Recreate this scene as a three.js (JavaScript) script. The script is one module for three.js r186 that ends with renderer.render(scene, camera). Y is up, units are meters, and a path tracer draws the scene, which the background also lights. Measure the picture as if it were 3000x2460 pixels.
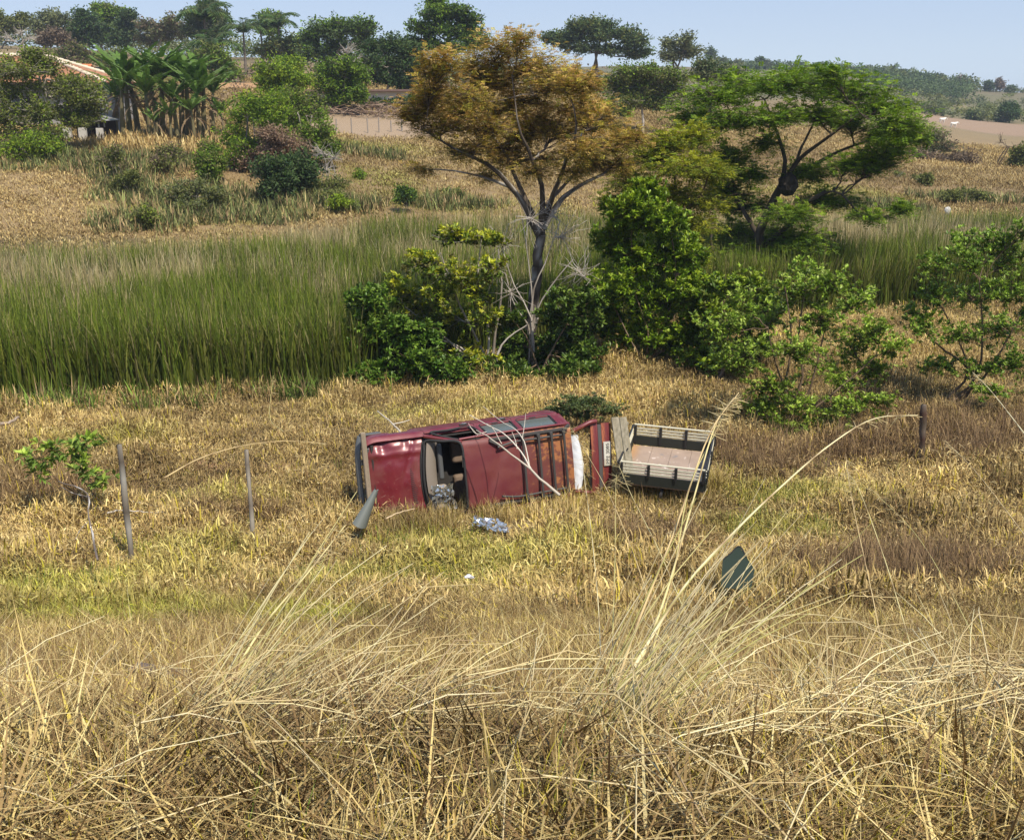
import * as THREE from 'three';
import { mergeGeometries } from 'three/addons/utils/BufferGeometryUtils.js';
import { RoundedBoxGeometry } from 'three/addons/geometries/RoundedBoxGeometry.js';
import { ImprovedNoise } from 'three/addons/math/ImprovedNoise.js';

// ---------------------------------------------------------------- camera, sky, sun, exposure
const scene = new THREE.Scene();
const EYE = 6.8, PITCH = 17.54 * Math.PI / 180, VFOV = 45;
const camera = new THREE.PerspectiveCamera(VFOV, 1024 / 839, 0.05, 3000);
camera.position.set(0, EYE, 0);
camera.rotation.x = -PITCH;
const renderer = new THREE.WebGLRenderer({ antialias: true });
renderer.setSize(1024, 839);
renderer.toneMapping = THREE.LinearToneMapping;
renderer.toneMappingExposure = 1.3;
renderer.shadowMap.enabled = true;

const SUN = new THREE.Vector3(0.30, 0.84, 0.42).normalize();
const sun = new THREE.DirectionalLight(new THREE.Color().setRGB(1.0, 0.93, 0.80), 4.6);
sun.position.copy(SUN).multiplyScalar(120);
sun.target.position.set(0, 0, -20);
sun.position.add(sun.target.position);
sun.castShadow = true;
sun.shadow.mapSize.set(4096, 4096);
Object.assign(sun.shadow.camera, { left: -60, right: 60, top: 60, bottom: -60, near: 1, far: 400 });
scene.add(sun, sun.target);

{ // hazy dry-season sky: pale at the horizon, clearer blue overhead, a little brighter round the sun
  const W = 512, Hh = 256, data = new Float32Array(W * Hh * 4);
  const hor = [0.50, 0.59, 0.68], low = [0.41, 0.525, 0.70], zen = [0.15, 0.26, 0.53], gnd = [0.20, 0.16, 0.10];
  for (let j = 0; j < Hh; j++) for (let i = 0; i < W; i++) {
    const el = ((j + 0.5) / Hh - 0.5) * Math.PI, az = ((i + 0.5) / W - 0.5) * 2 * Math.PI;
    const d = new THREE.Vector3(Math.cos(az) * Math.cos(el), Math.sin(el), Math.sin(az) * Math.cos(el));
    const k = (j * W + i) * 4, s = Math.max(0, d.dot(SUN)), y = d.y;
    const t1 = Math.min(1, Math.max(0, y) / 0.14), t2 = Math.min(1, Math.max(0, y - 0.04) / 0.75);
    for (let c = 0; c < 3; c++) {
      let v = hor[c] + (low[c] - hor[c]) * t1;
      v += (zen[c] - v) * Math.pow(t2, 0.75);
      v *= 1 - 0.05 * d.x;
      v += 0.25 * Math.pow(s, 12) + 0.12 * Math.pow(s, 3);
      if (y < 0) v += (gnd[c] - v) * Math.min(1, -y / 0.06);
      data[k + c] = v;
    }
    data[k + 3] = 1;
  }
  const t = new THREE.DataTexture(data, W, Hh, THREE.RGBAFormat, THREE.FloatType);
  t.mapping = THREE.EquirectangularReflectionMapping; t.magFilter = THREE.LinearFilter; t.minFilter = THREE.LinearFilter; t.needsUpdate = true;
  scene.background = t; scene.environment = t;
}
scene.fog = new THREE.FogExp2(new THREE.Color().setRGB(0.72, 0.80, 0.92), 0.00032);

// ---------------------------------------------------------------- helpers
const V = (x, y, z) => new THREE.Vector3(x, y, z);
function rng(seed) { let a = seed >>> 0; const r = () => { a = (a + 0x6D2B79F5) | 0; let t = Math.imul(a ^ (a >>> 15), 1 | a); t = (t + Math.imul(t ^ (t >>> 7), 61 | t)) ^ t; return ((t ^ (t >>> 14)) >>> 0) / 4294967296; }; r.in = (a, b) => a + (b - a) * r(); r.s = (k = 1) => (r() * 2 - 1) * k; r.n = () => r() + r() + r() - 1.5; r.pick = (x) => x[Math.floor(r() * x.length)]; return r; }
const IN = new ImprovedNoise();
const noise = (x, y, z = 0.37) => IN.noise(x, y, z);
const fbm = (x, y, o = 4, z = 0.37) => { let s = 0, a = 0.5, f = 1; for (let i = 0; i < o; i++) { s += a * IN.noise(x * f, y * f, z + i * 3.1); a *= 0.5; f *= 2.03; } return s; };
const lerp = (a, b, t) => a + (b - a) * t, clamp = (x, a = 0, b = 1) => Math.min(b, Math.max(a, x)), sst = (a, b, x) => { const t = clamp((x - a) / (b - a)); return t * t * (3 - 2 * t); };
const mix3 = (a, b, t) => [lerp(a[0], b[0], t), lerp(a[1], b[1], t), lerp(a[2], b[2], t)];
const used = {};
function numbered(n) { const k = used[n] ?? 0; used[n] = k + 1; return k ? n + '_' + String(k).padStart(3, '0') : n; }
function tag(o, label, category, group, kind) { o.userData = {}; if (label) o.userData.label = label; if (category) o.userData.category = category; if (group) o.userData.group = group; if (kind) o.userData.kind = kind; return o; }
function sh(m) { m.castShadow = true; m.receiveShadow = true; return m; }
function thing(name, label, category, pos = V(0, 0, 0), group) { const g = new THREE.Group(); g.name = numbered(name); g.position.copy(pos); scene.add(g); return tag(g, label, category, group); }
function part(name, geo, m, parent, label) { const o = sh(new THREE.Mesh(geo, m)); o.name = name; parent.add(o); if (label) o.userData.label = label; return o; }
const rgb = (r, g, b) => new THREE.Color().setRGB(r, g, b);
const M = (r, g, b, rough = 0.8, extra = {}) => new THREE.MeshStandardMaterial({ color: rgb(r, g, b), roughness: rough, side: THREE.DoubleSide, ...extra });
// photograph's direction -> world, and where such a sight line meets the ground
const FPX = 2970, cP = Math.cos(PITCH), sP = Math.sin(PITCH);
function at(px, py, d) { const x = (px - 1500) / FPX, y = (1230 - py) / FPX, wy = y * cP - sP, wz = -y * sP - cP, k = d / -wz; return V(x * k, EYE + wy * k, -d); }
function gp(px, py) { let a = 1.5, b = 1.5; for (let d = 1.5; d < 900; d *= 1.02) { const p = at(px, py, d); if (p.y < H(p.x, p.z)) { b = d; break; } a = d; b = d; } for (let i = 0; i < 20; i++) { const m = (a + b) / 2, p = at(px, py, m); if (p.y < H(p.x, p.z)) b = m; else a = m; } const p = at(px, py, b); p.y = H(p.x, p.z); return p; }
const onG = (px, d) => { const p = at(px, 300, d); p.y = H(p.x, p.z); return p; };

// terrain: embankment below the viewer, flat field and marsh, pasture hill, wooded ridge far behind
const FG = [[0, 5.1], [2, 4.9], [4, 3.9], [6, 2.9], [8, 1.95], [10, 1.15], [12, 0.58], [14, 0.22], [16, 0.06], [18, 0]];
const FARD = [18, 24, 38, 50, 62, 75, 95, 130, 180, 230, 320, 430, 520, 700, 1200];
const FARH = [ // heights along five bearings
  [0, -.1, 0, 2.0, 4.1, 4.9, 6.6, 10, 15, 17, 14, 12, 8, 2, 0],
  [0, -.1, 0, 1.5, 3.6, 4.8, 6.5, 9, 13, 15, 14, 14, 10, 2, 0],
  [0, -.1, -.1, .9, 2.4, 3.7, 5.8, 7.6, 10, 11, 14, 19, 15, 4, 0],
  [0, -.1, -.1, .2, 1.0, 1.8, 2.7, 3.6, 6, 8, 12, 18, 14, 4, 0],
  [0, -.1, -.1, 0, .35, .8, 1.4, 1.0, .6, 1.2, 4.5, 9.5, 6, 2, 0]];
function seg(xs, x) { let i = 0; while (i < xs.length - 2 && x > xs[i + 1]) i++; return i; }
function hermite(xs, ys, x) { const n = xs.length; if (x <= xs[0]) return ys[0]; if (x >= xs[n - 1]) return ys[n - 1]; const i = seg(xs, x), h = xs[i + 1] - xs[i], t = (x - xs[i]) / h; const m = (k) => { if (k === 0 || k === n - 1) return 0; const a = (ys[k] - ys[k - 1]) / (xs[k] - xs[k - 1]), b = (ys[k + 1] - ys[k]) / (xs[k + 1] - xs[k]); return a * b <= 0 ? 0 : 2 * a * b / (a + b); }; const t2 = t * t, t3 = t2 * t; return (2 * t3 - 3 * t2 + 1) * ys[i] + (t3 - 2 * t2 + t) * h * m(i) + (-2 * t3 + 3 * t2) * ys[i + 1] + (t3 - t2) * h * m(i + 1); }
const FX = FG.map((a) => a[0]), FYs = FG.map((a) => a[1]);
function H(x, z) {
  const d = -z;
  let y;
  if (d < 18) y = hermite(FX, FYs, d);
  else { const u = clamp((x / d + 0.5) / 0.25, 0, 3.9999), i = Math.floor(u), t = u - i, s = t * t * (3 - 2 * t); y = lerp(hermite(FARD, FARH[i], d), hermite(FARD, FARH[i + 1], d), s); }
  const k = sst(1, 10, d) * 0.25 + sst(40, 90, d) * 0.8 + sst(120, 400, d) * 3;
  y += fbm(x * 0.09, z * 0.09, 3) * 0.5 * Math.min(k, 1.0) + fbm(x * 0.011, z * 0.011, 3, 5.2) * k * 0.9;
  return y;
}

// mesh builder
class MB {
  constructor() { this.p = []; this.c = []; this.i = []; this.uv = null; }
  v(x, y, z, c) { this.p.push(x, y, z); this.c.push(c[0], c[1], c[2]); return this.p.length / 3 - 1; }
  vv(p, c) { return this.v(p.x, p.y, p.z, c); }
  t(a, b, c) { this.i.push(a, b, c); }
  q(a, b, c, d) { this.i.push(a, b, c, a, c, d); }
  tube(pts, rs, n = 5, col = [1, 1, 1], cap = true) {
    let prev = null, N = V(0.3, 0.9, 0.25); const L = pts.length;
    for (let k = 0; k < L; k++) {
      const T = (k === 0 ? pts[1].clone().sub(pts[0]) : k === L - 1 ? pts[k].clone().sub(pts[k - 1]) : pts[k + 1].clone().sub(pts[k - 1])).normalize();
      if (Math.abs(N.dot(T)) > 0.9) N = Math.abs(T.y) > 0.8 ? V(1, 0, 0) : V(0, 1, 0);
      const A = N.clone().addScaledVector(T, -N.dot(T)).normalize(), B = T.clone().cross(A); N = A;
      const r = typeof rs === 'function' ? rs(k / (L - 1)) : Array.isArray(rs) ? rs[k] : rs, fc = typeof col === 'function', c0 = fc ? null : col, ring = [];
      for (let j = 0; j < n; j++) { const a = j / n * 2 * Math.PI, ca = Math.cos(a) * r, sa = Math.sin(a) * r, c = c0 ?? col(k / (L - 1), k, j); ring.push(this.v(pts[k].x + A.x * ca + B.x * sa, pts[k].y + A.y * ca + B.y * sa, pts[k].z + A.z * ca + B.z * sa, c)); }
      if (prev) for (let j = 0; j < n; j++) this.q(prev[j], prev[(j + 1) % n], ring[(j + 1) % n], ring[j]);
      else if (cap) for (let j = 1; j < n - 1; j++) this.t(ring[0], ring[j + 1], ring[j]);
      prev = ring;
    }
    if (cap) for (let j = 1; j < n - 1; j++) this.t(prev[0], prev[j], prev[j + 1]);
    return this;
  }
  // a pointed leaf folded along its midrib
  leaf(p, d, nrm, L, W, c, fold = 0.25) {
    const s = d.clone().cross(nrm).normalize(), n = s.clone().cross(d).normalize();
    const m = p.clone().addScaledVector(d, L * 0.5), u = W * fold;
    const a = this.vv(p, c), b = this.v(m.x + s.x * W / 2 + n.x * u, m.y + s.y * W / 2 + n.y * u, m.z + s.z * W / 2 + n.z * u, c);
    const e = this.v(p.x + d.x * L, p.y + d.y * L, p.z + d.z * L, c), f = this.v(m.x - s.x * W / 2 + n.x * u, m.y - s.y * W / 2 + n.y * u, m.z - s.z * W / 2 + n.z * u, c);
    this.t(a, b, e); this.t(a, e, f);
  }
  // grass blade: bent tapering strip
  blade(p, yaw, lean, curl, L, W, segs, c0, c1) {
    const dx = Math.cos(yaw), dz = Math.sin(yaw); let a = lean, x = p.x, y = p.y, z = p.z, l0, r0; const st = L / segs;
    for (let k = 0; k <= segs; k++) {
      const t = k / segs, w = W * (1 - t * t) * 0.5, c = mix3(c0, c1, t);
      if (k === segs) { const e = this.v(x, y, z, c); this.t(l0, r0, e); }
      else { const l = this.v(x - dz * w, y, z + dx * w, c), r = this.v(x + dz * w, y, z - dx * w, c); if (k) this.q(l0, r0, r, l); l0 = l; r0 = r; }
      x += Math.sin(a) * dx * st; z += Math.sin(a) * dz * st; y = Math.max(p.y - 0.02, y + Math.cos(a) * st); a += curl / segs;
    }
  }
  box(c, sx, sy, sz, col, q) {
    const id = []; for (const [x, y, z] of [[-1, -1, -1], [1, -1, -1], [1, 1, -1], [-1, 1, -1], [-1, -1, 1], [1, -1, 1], [1, 1, 1], [-1, 1, 1]]) { const p = V(x * sx / 2, y * sy / 2, z * sz / 2); if (q) p.applyQuaternion(q); id.push(p.add(c)); }
    for (const f of [[0, 3, 2, 1], [4, 5, 6, 7], [0, 1, 5, 4], [3, 7, 6, 2], [0, 4, 7, 3], [1, 2, 6, 5]]) this.q(...f.map((k) => this.vv(id[k], col)));
    return this;
  }
  bar(a, b, w, h, col, up = V(0, 1, 0)) { const d = b.clone().sub(a), L = d.length(); d.normalize(); const s = d.clone().cross(up).normalize(), u = s.clone().cross(d); const q = new THREE.Quaternion().setFromRotationMatrix(new THREE.Matrix4().makeBasis(d, u, s)); return this.box(a.clone().add(b).multiplyScalar(0.5), L, h, w, col, q); }
  geo(origin) {
    const g = new THREE.BufferGeometry(), P = Float32Array.from(this.p);
    if (origin) for (let k = 0; k < P.length; k += 3) { P[k] -= origin.x; P[k + 1] -= origin.y; P[k + 2] -= origin.z; }
    g.setAttribute('position', new THREE.BufferAttribute(P, 3)); g.setAttribute('color', new THREE.BufferAttribute(Float32Array.from(this.c), 3)); g.setIndex(this.i);
    if (this.uv) g.setAttribute('uv', new THREE.BufferAttribute(Float32Array.from(this.uv), 2));
    g.computeVertexNormals(); return g;
  }
  get tris() { return this.i.length / 3; }
}
let TRIS = 0;
const bark = new THREE.MeshPhysicalMaterial({ vertexColors: true, roughness: 0.95, specularIntensity: 0.2, side: THREE.DoubleSide });
const leafM = new THREE.MeshPhysicalMaterial({ vertexColors: true, roughness: 0.75, specularIntensity: 0.25, transmission: 0.45, thickness: 0, side: THREE.DoubleSide });
const glossLeafM = new THREE.MeshPhysicalMaterial({ vertexColors: true, roughness: 0.45, specularIntensity: 0.5, transmission: 0.4, thickness: 0, side: THREE.DoubleSide });
const grassM = new THREE.MeshPhysicalMaterial({ vertexColors: true, roughness: 0.85, specularIntensity: 0.4, side: THREE.DoubleSide });
const strawM = new THREE.MeshStandardMaterial({ vertexColors: true, roughness: 0.55, side: THREE.DoubleSide });
const vcM = new THREE.MeshStandardMaterial({ vertexColors: true, roughness: 0.8, side: THREE.DoubleSide });
function dataTex(w, h, fn, srgb = true) { const d = new Uint8Array(w * h * 4); for (let j = 0; j < h; j++) for (let i = 0; i < w; i++) { const c = fn((i + 0.5) / w, (j + 0.5) / h), k = (j * w + i) * 4; for (let q = 0; q < 3; q++) { let v = clamp(c[q]); if (srgb) v = v <= 0.0031308 ? v * 12.92 : 1.055 * Math.pow(v, 1 / 2.4) - 0.055; d[k + q] = Math.round(v * 255); } d[k + 3] = 255; } const t = new THREE.DataTexture(d, w, h); t.wrapS = t.wrapT = THREE.RepeatWrapping; t.magFilter = THREE.LinearFilter; t.minFilter = THREE.LinearMipmapLinearFilter; if (srgb) t.colorSpace = THREE.SRGBColorSpace; t.needsUpdate = true; return t; }
// ---------------------------------------------------------------- ground
const STRAW = [0.40, 0.30, 0.15], BROWN = [0.21, 0.145, 0.08], SOIL = [0.40, 0.22, 0.12];
// soft patches of another ground: [x, z, radius x, radius z, colour]
const spot = (px, py, rx, rz) => { const p = gp(px, py); return [p.x, p.z, rx, rz]; };
const inSpot = (s, x, z) => clamp(1.15 - Math.hypot((x - s[0]) / s[2], (z - s[1]) / s[3]) + 0.35 * fbm(x * 0.5, z * 0.5, 2));
const BANK = [spot(715, 248, 4.5, 5)], PLOUGH = [spot(2960, 378, 26, 32)], PINK = [spot(1060, 362, 9, 8), spot(960, 360, 6, 5)];
const BARE = [spot(640, 1368, 0.9, 0.35), spot(800, 1370, 0.5, 0.25), spot(560, 1355, .7, .3)], NEARSOIL = [spot(1200, 1560, 1.3, 0.4)];
function groundColor(x, z) {
  const d = -z, n = fbm(x * 0.35, z * 0.35, 3), n2 = fbm(x * 0.06, z * 0.06, 3, 4.4);
  let c = mix3(BROWN, STRAW, clamp(0.42 + n * 0.9 + n2 * 0.5));
  if (d < 24) c = mix3(c, [0.12, 0.075, 0.038], 0.45);
  if (d > 40 && d < 300) c = mix3(c, [0.46, 0.31, 0.14], 0.55);
  if (d > 95) c = mix3(c, [0.17, 0.16, 0.07], clamp(sst(95, 260, d) * (0.75 + n2 * 0.9)));
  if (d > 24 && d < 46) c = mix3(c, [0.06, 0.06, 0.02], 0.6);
  for (const s of BANK) c = mix3(c, [0.62, 0.36, 0.17], sst(0.2, 0.6, inSpot(s, x, z)));
  for (const s of PLOUGH) c = mix3(c, [0.40, 0.27, 0.17], sst(0.1, 0.5, inSpot(s, x, z)));
  for (const s of PINK) c = mix3(c, [0.47, 0.34, 0.22], sst(0.1, 0.5, inSpot(s, x, z)));
  for (const s of BARE) c = mix3(c, [0.55, 0.30, 0.16], sst(0.2, 0.6, inSpot(s, x, z)));
  for (const s of NEARSOIL) c = mix3(c, [0.42, 0.21, 0.10], sst(0.2, 0.6, inSpot(s, x, z)));
  return c;
}
{
  const xs = [], zs = [];
  for (let i = -130; i <= 130; i++) { const t = i / 130; xs.push(Math.sign(t) * (Math.abs(t) * 45 + Math.pow(Math.abs(t), 4) * 900)); }
  for (let d = -60; d < -2; d += 6) zs.push(-d);
  for (let d = -2; d < 24; d += 0.22) zs.push(-d);
  for (let d = 24; d < 1150; d *= 1.02) zs.push(-d);
  const m = new MB(); m.uv = [];
  for (const z of zs) for (const x of xs) { m.v(x, H(x, z), z, groundColor(x, z)); m.uv.push(x / 3, z / 3); }
  const n = xs.length;
  for (let j = 0; j < zs.length - 1; j++) for (let i = 0; i < n - 1; i++) { const a = j * n + i; m.q(a, a + 1, a + n + 1, a + n); }
  const r = rng(5), W = 512, dots = new Float32Array(W * W).fill(0.62);
  for (let k = 0; k < 9000; k++) { const a = r() * 6.283, L = r.in(4, 20), x0 = r() * W, y0 = r() * W, v = r.in(0.25, 1.25); for (let s = 0; s < L; s++) { const x = Math.floor(x0 + Math.cos(a) * s + W) % W, y = Math.floor(y0 + Math.sin(a) * s + W) % W; dots[y * W + x] = v; } }
  const litter = dataTex(W, W, (u, v) => { const k = dots[Math.floor(v * W) * W + Math.floor(u * W)]; return [k, k * 0.97, k * 0.92]; });
  const g = sh(new THREE.Mesh(m.geo(), new THREE.MeshStandardMaterial({ vertexColors: true, map: litter, bumpMap: litter, bumpScale: 0.03, roughness: 0.95 })));
  g.name = 'ground'; tag(g, 'dry grassy ground falling from a bank to a marsh and rising to hills', null, null, 'structure'); scene.add(g);
}

// ---------------------------------------------------------------- grasses nobody could count
function tuft(seed, o) {
  const r = rng(seed), m = new MB();
  for (let k = 0; k < o.n; k++) {
    const a = r() * 6.283, rad = Math.sqrt(r()) * o.spread, lean = Math.abs(r.n()) * o.lean + (o.lean0 ?? 0), L = r.in(o.h[0], o.h[1]);
    const c = r.pick(o.pal), k2 = r.in(0.8, 1.2), tipc = o.tip ? r.pick(o.tip) : c;
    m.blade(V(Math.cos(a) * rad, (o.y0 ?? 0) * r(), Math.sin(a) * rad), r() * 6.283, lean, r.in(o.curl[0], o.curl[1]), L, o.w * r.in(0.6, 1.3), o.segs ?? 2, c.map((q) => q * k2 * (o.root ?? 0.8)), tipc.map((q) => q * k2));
  }
  return m.geo();
}
// short curling leaves at all heights and in all directions, as trampled pasture grass has
function leafy(seed, o) {
  const r = rng(seed), m = new MB();
  for (let k = 0; k < o.n; k++) {
    const a = r() * 6.283, rad = Math.sqrt(r()) * o.spread, kk = r.in(0.65, 1.25), c = r.pick(o.pal).map((q) => q * kk);
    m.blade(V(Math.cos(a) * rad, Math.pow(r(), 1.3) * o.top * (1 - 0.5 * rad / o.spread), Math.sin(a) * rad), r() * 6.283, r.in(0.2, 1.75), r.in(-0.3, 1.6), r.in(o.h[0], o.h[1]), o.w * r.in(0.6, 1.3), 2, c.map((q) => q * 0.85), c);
  }
  return m.geo();
}
const P_STRAW = [[0.54, 0.42, 0.20], [0.47, 0.36, 0.165], [0.60, 0.48, 0.25], [0.40, 0.29, 0.125], [0.66, 0.56, 0.33]];
const P_BROWN = [[0.27, 0.18, 0.09], [0.21, 0.135, 0.07], [0.33, 0.23, 0.115], [0.15, 0.095, 0.055]];
const P_YEL = [[0.50, 0.42, 0.07], [0.42, 0.37, 0.05], [0.56, 0.45, 0.12], [0.30, 0.30, 0.05]];
const P_GREEN = [[0.13, 0.20, 0.03], [0.18, 0.24, 0.04], [0.10, 0.15, 0.025]];
// scatter tufts: one stuff object whose children each hold the copies of one tuft shape
function scatter(name, label, geos, mtl, count, seed, place) {
  const r = rng(seed), lists = geos.map(() => []), e = new THREE.Euler(), q = new THREE.Quaternion();
  for (let k = 0; k < count; k++) {
    const s = place(r); if (!s) continue;
    const v = s.v ?? Math.floor(r() * geos.length);
    e.set(s.tx ?? r.s(0.15), r() * 6.283, s.tz ?? r.s(0.15)); q.setFromEuler(e);
    lists[v].push([new THREE.Matrix4().compose(V(s.x, (s.y ?? H(s.x, s.z)) - 0.02, s.z), q, V(s.s, s.s * (s.sy ?? 1), s.s)), s.c ?? [1, 1, 1]]);
  }
  const g = new THREE.Group(); g.name = numbered(name); tag(g, label, null, null, 'stuff'); scene.add(g);
  const col = new THREE.Color();
  lists.forEach((L, i) => {
    if (!L.length) return;
    const im = new THREE.InstancedMesh(geos[i], mtl, L.length); im.name = name + '_blades'; im.userData.kind = 'stuff'; sh(im);
    L.forEach(([mt, c], k) => { im.setMatrixAt(k, mt); im.setColorAt(k, col.setRGB(c[0], c[1], c[2])); });
    g.add(im);
  });
  return lists.reduce((a, L) => a + L.length, 0);
}
const inView = (r, d0, d1, pw = 1) => { const d = lerp(d0, d1, Math.pow(r(), pw)); return { d, x: r.s(0.58 * d + 1.2), z: -d }; };
const REED_F = (u) => u < -0.16 ? lerp(23.2, 24.6, (u + 0.5) / 0.34) : u < 0.02 ? lerp(24.6, 28.5, (u + 0.16) / 0.18) : u < 0.2 ? lerp(28.5, 33, (u - 0.02) / 0.18) : lerp(33, 35.5, clamp((u - 0.2) / 0.25));
const REED_B = (u) => u < -0.3 ? lerp(38, 40.5, clamp((u + 0.52) / 0.22)) : u < -0.1 ? lerp(40.5, 46, (u + 0.3) / 0.2) : lerp(46, 51, clamp((u + 0.1) / 0.5));
// keep-outs: [x, z, radius]
const KEEP = [];
const kept = (x, z) => { for (const k of KEEP) { const dx = x - k[0], dz = z - k[1], c = Math.cos(k[4] ?? 0), s = Math.sin(k[4] ?? 0), a = (dx * c - dz * s) / k[2], b = (dx * s + dz * c) / (k[3] ?? k[2]); if (k[3] ? Math.abs(a) < 1 && Math.abs(b) < 1 : a * a + b * b < 1) return true; } return false; };
// ---------------------------------------------------------------- the wrecked red car lying on its side
const CAR = (() => {
  const P1 = at(1360, 1398, 15.85), P2 = at(1678, 1346, 16.7), f = P1.clone().sub(P2); f.y *= 0.6; f.normalize();
  const r0 = V(0, 1, 0), u = f.clone().cross(r0).normalize().negate(); if (u.z < 0) u.negate();
  const rt = f.clone().cross(u).normalize(), q = new THREE.Quaternion().setFromRotationMatrix(new THREE.Matrix4().makeBasis(f, u, rt));
  q.premultiply(new THREE.Quaternion().setFromAxisAngle(f, 0.21));
  const O = P2.clone().sub(V(0.08, 1.4, 0).applyQuaternion(q));
  return { q, O, w: (a, h, w) => V(a, h, w).applyQuaternion(q).add(O) };
})();
const rustTex = dataTex(512, 320, (u, v) => { // u: rear 0 .. front 1, v: lower side 0 .. upper side 1
  const n = fbm(u * 7, v * 5, 5), f = fbm(u * 26, v * 18, 4, 8.8), rear = sst(0.62, 0.05, u);
  let c = mix3([0.13, 0.012, 0.017], [0.17, 0.035, 0.028], clamp(0.5 + n * 1.4));
  c = mix3(c, [0.15, 0.05, 0.03], clamp(rear * (0.75 + n)));
  const o = clamp((n * 0.9 + f * 0.75 + rear * 0.5 - 0.50 + 0.2 * sst(0.3, 0.8, v) * rear) * 4); c = mix3(c, [0.40, 0.15, 0.045], o * 0.85);
  const s = clamp((fbm(u * 60, v * 40, 2, 3.3) - 0.36) * 8) * (0.3 + rear); c = mix3(c, [0.42, 0.24, 0.15], s * 0.6);
  return c;
});
const paintTex = dataTex(256, 256, (u, v) => { const n = fbm(u * 5, v * 5, 4, 2.2), d = clamp((fbm(u * 22, v * 22, 3, 6.1) - 0.2) * 3); const dust = clamp((fbm(u * 3, v * 3, 4, 9.4) + 0.12) * 1.6), sc = clamp((fbm(u * 4 + v * 9, v * 70 - u * 20, 2, 5.5) - 0.33) * 9); return mix3(mix3(mix3(mix3([0.135, 0.007, 0.016], [0.17, 0.016, 0.022], clamp(0.5 + n)), [0.28, 0.12, 0.09], d * 0.45), [0.30, 0.20, 0.14], dust * 0.28), [0.36, 0.22, 0.19], sc * 0.5); });
const redM = new THREE.MeshPhysicalMaterial({ map: paintTex, roughness: 0.42, metalness: 0.15, clearcoat: 0.55, clearcoatRoughness: 0.22, side: THREE.DoubleSide });
const roofM = new THREE.MeshPhysicalMaterial({ map: rustTex, color: rgb(0.85, 0.85, 0.85), roughness: 0.62, clearcoat: 0.12, clearcoatRoughness: 0.5, side: THREE.DoubleSide });
const rubberM = M(0.018, 0.017, 0.016, 0.7), plasM = M(0.075, 0.076, 0.075, 0.6), trimM = M(0.16, 0.11, 0.075, 0.8), dashM = M(0.20, 0.165, 0.13, 0.75), cabinM = M(0.028, 0.024, 0.021, 0.95), steelM = M(0.10, 0.10, 0.10, 0.45, { metalness: 0.4 });
const carGlassM = new THREE.MeshPhysicalMaterial({ color: rgb(0.34, 0.39, 0.36), transmission: 0.75, roughness: 0.16, thickness: 0, side: THREE.DoubleSide });
// curved sheet of real thickness
function sheet(fn, nu, nv, t = 0.02) {
  const P = [], N = [], g = new THREE.BufferGeometry(), pos = [], uv = [], idx = [];
  for (let j = 0; j <= nv; j++) for (let i = 0; i <= nu; i++) P.push(fn(i / nu, j / nv));
  const id = (i, j) => j * (nu + 1) + i;
  for (let j = 0; j <= nv; j++) for (let i = 0; i <= nu; i++) { const a = P[id(Math.min(nu, i + 1), j)].clone().sub(P[id(Math.max(0, i - 1), j)]), b = P[id(i, Math.min(nv, j + 1))].clone().sub(P[id(i, Math.max(0, j - 1))]); N.push(a.cross(b).normalize()); }
  for (const s of [0, 1]) for (let k = 0; k < P.length; k++) { const p = P[k].clone().addScaledVector(N[k], -s * t); pos.push(p.x, p.y, p.z); uv.push((k % (nu + 1)) / nu, Math.floor(k / (nu + 1)) / nv); }
  const n = P.length; for (let j = 0; j < nv; j++) for (let i = 0; i < nu; i++) { const a = id(i, j), b = id(i + 1, j), c = id(i + 1, j + 1), d = id(i, j + 1); idx.push(a, b, c, a, c, d, n + a, n + c, n + b, n + a, n + d, n + c); }
  const edge = (a, b) => { const k = pos.length / 3; for (const q of [a, b, b + n, a + n]) { pos.push(pos[q * 3], pos[q * 3 + 1], pos[q * 3 + 2]); uv.push(uv[q * 2], uv[q * 2 + 1]); } idx.push(k, k + 2, k + 1, k, k + 3, k + 2); };
  for (let i = 0; i < nu; i++) { edge(id(i, 0), id(i + 1, 0)); edge(id(i + 1, nv), id(i, nv)); } for (let j = 0; j < nv; j++) { edge(id(0, j + 1), id(0, j)); edge(id(nu, j), id(nu, j + 1)); }
  g.setAttribute('position', new THREE.Float32BufferAttribute(pos, 3)); g.setAttribute('uv', new THREE.Float32BufferAttribute(uv, 2)); g.setIndex(idx); g.computeVertexNormals(); return g;
}
const rbox = (a0, a1, h0, h1, w0, w1, r = 0.015) => { const g = new RoundedBoxGeometry(a1 - a0, h1 - h0, w1 - w0, 2, Math.min(r, (a1 - a0) / 2.1, (h1 - h0) / 2.1, (w1 - w0) / 2.1)); g.translate((a0 + a1) / 2, (h0 + h1) / 2, (w0 + w1) / 2); return g; };
const barG = (p, q, w, h, up = V(0, 1, 0)) => { const L = p.distanceTo(q), g = new RoundedBoxGeometry(L, h, w, 2, Math.min(w, h) * 0.3), d = q.clone().sub(p).normalize(), s = d.clone().cross(up).normalize(), u = s.clone().cross(d); g.applyMatrix4(new THREE.Matrix4().makeBasis(d, u, s)); const m = p.clone().add(q).multiplyScalar(0.5); g.translate(m.x, m.y, m.z); return g; };
const tubeG = (pts, r, n = 24, closed = false) => new THREE.TubeGeometry(new THREE.CatmullRomCurve3(pts, closed), n, r, 7, closed);
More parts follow.
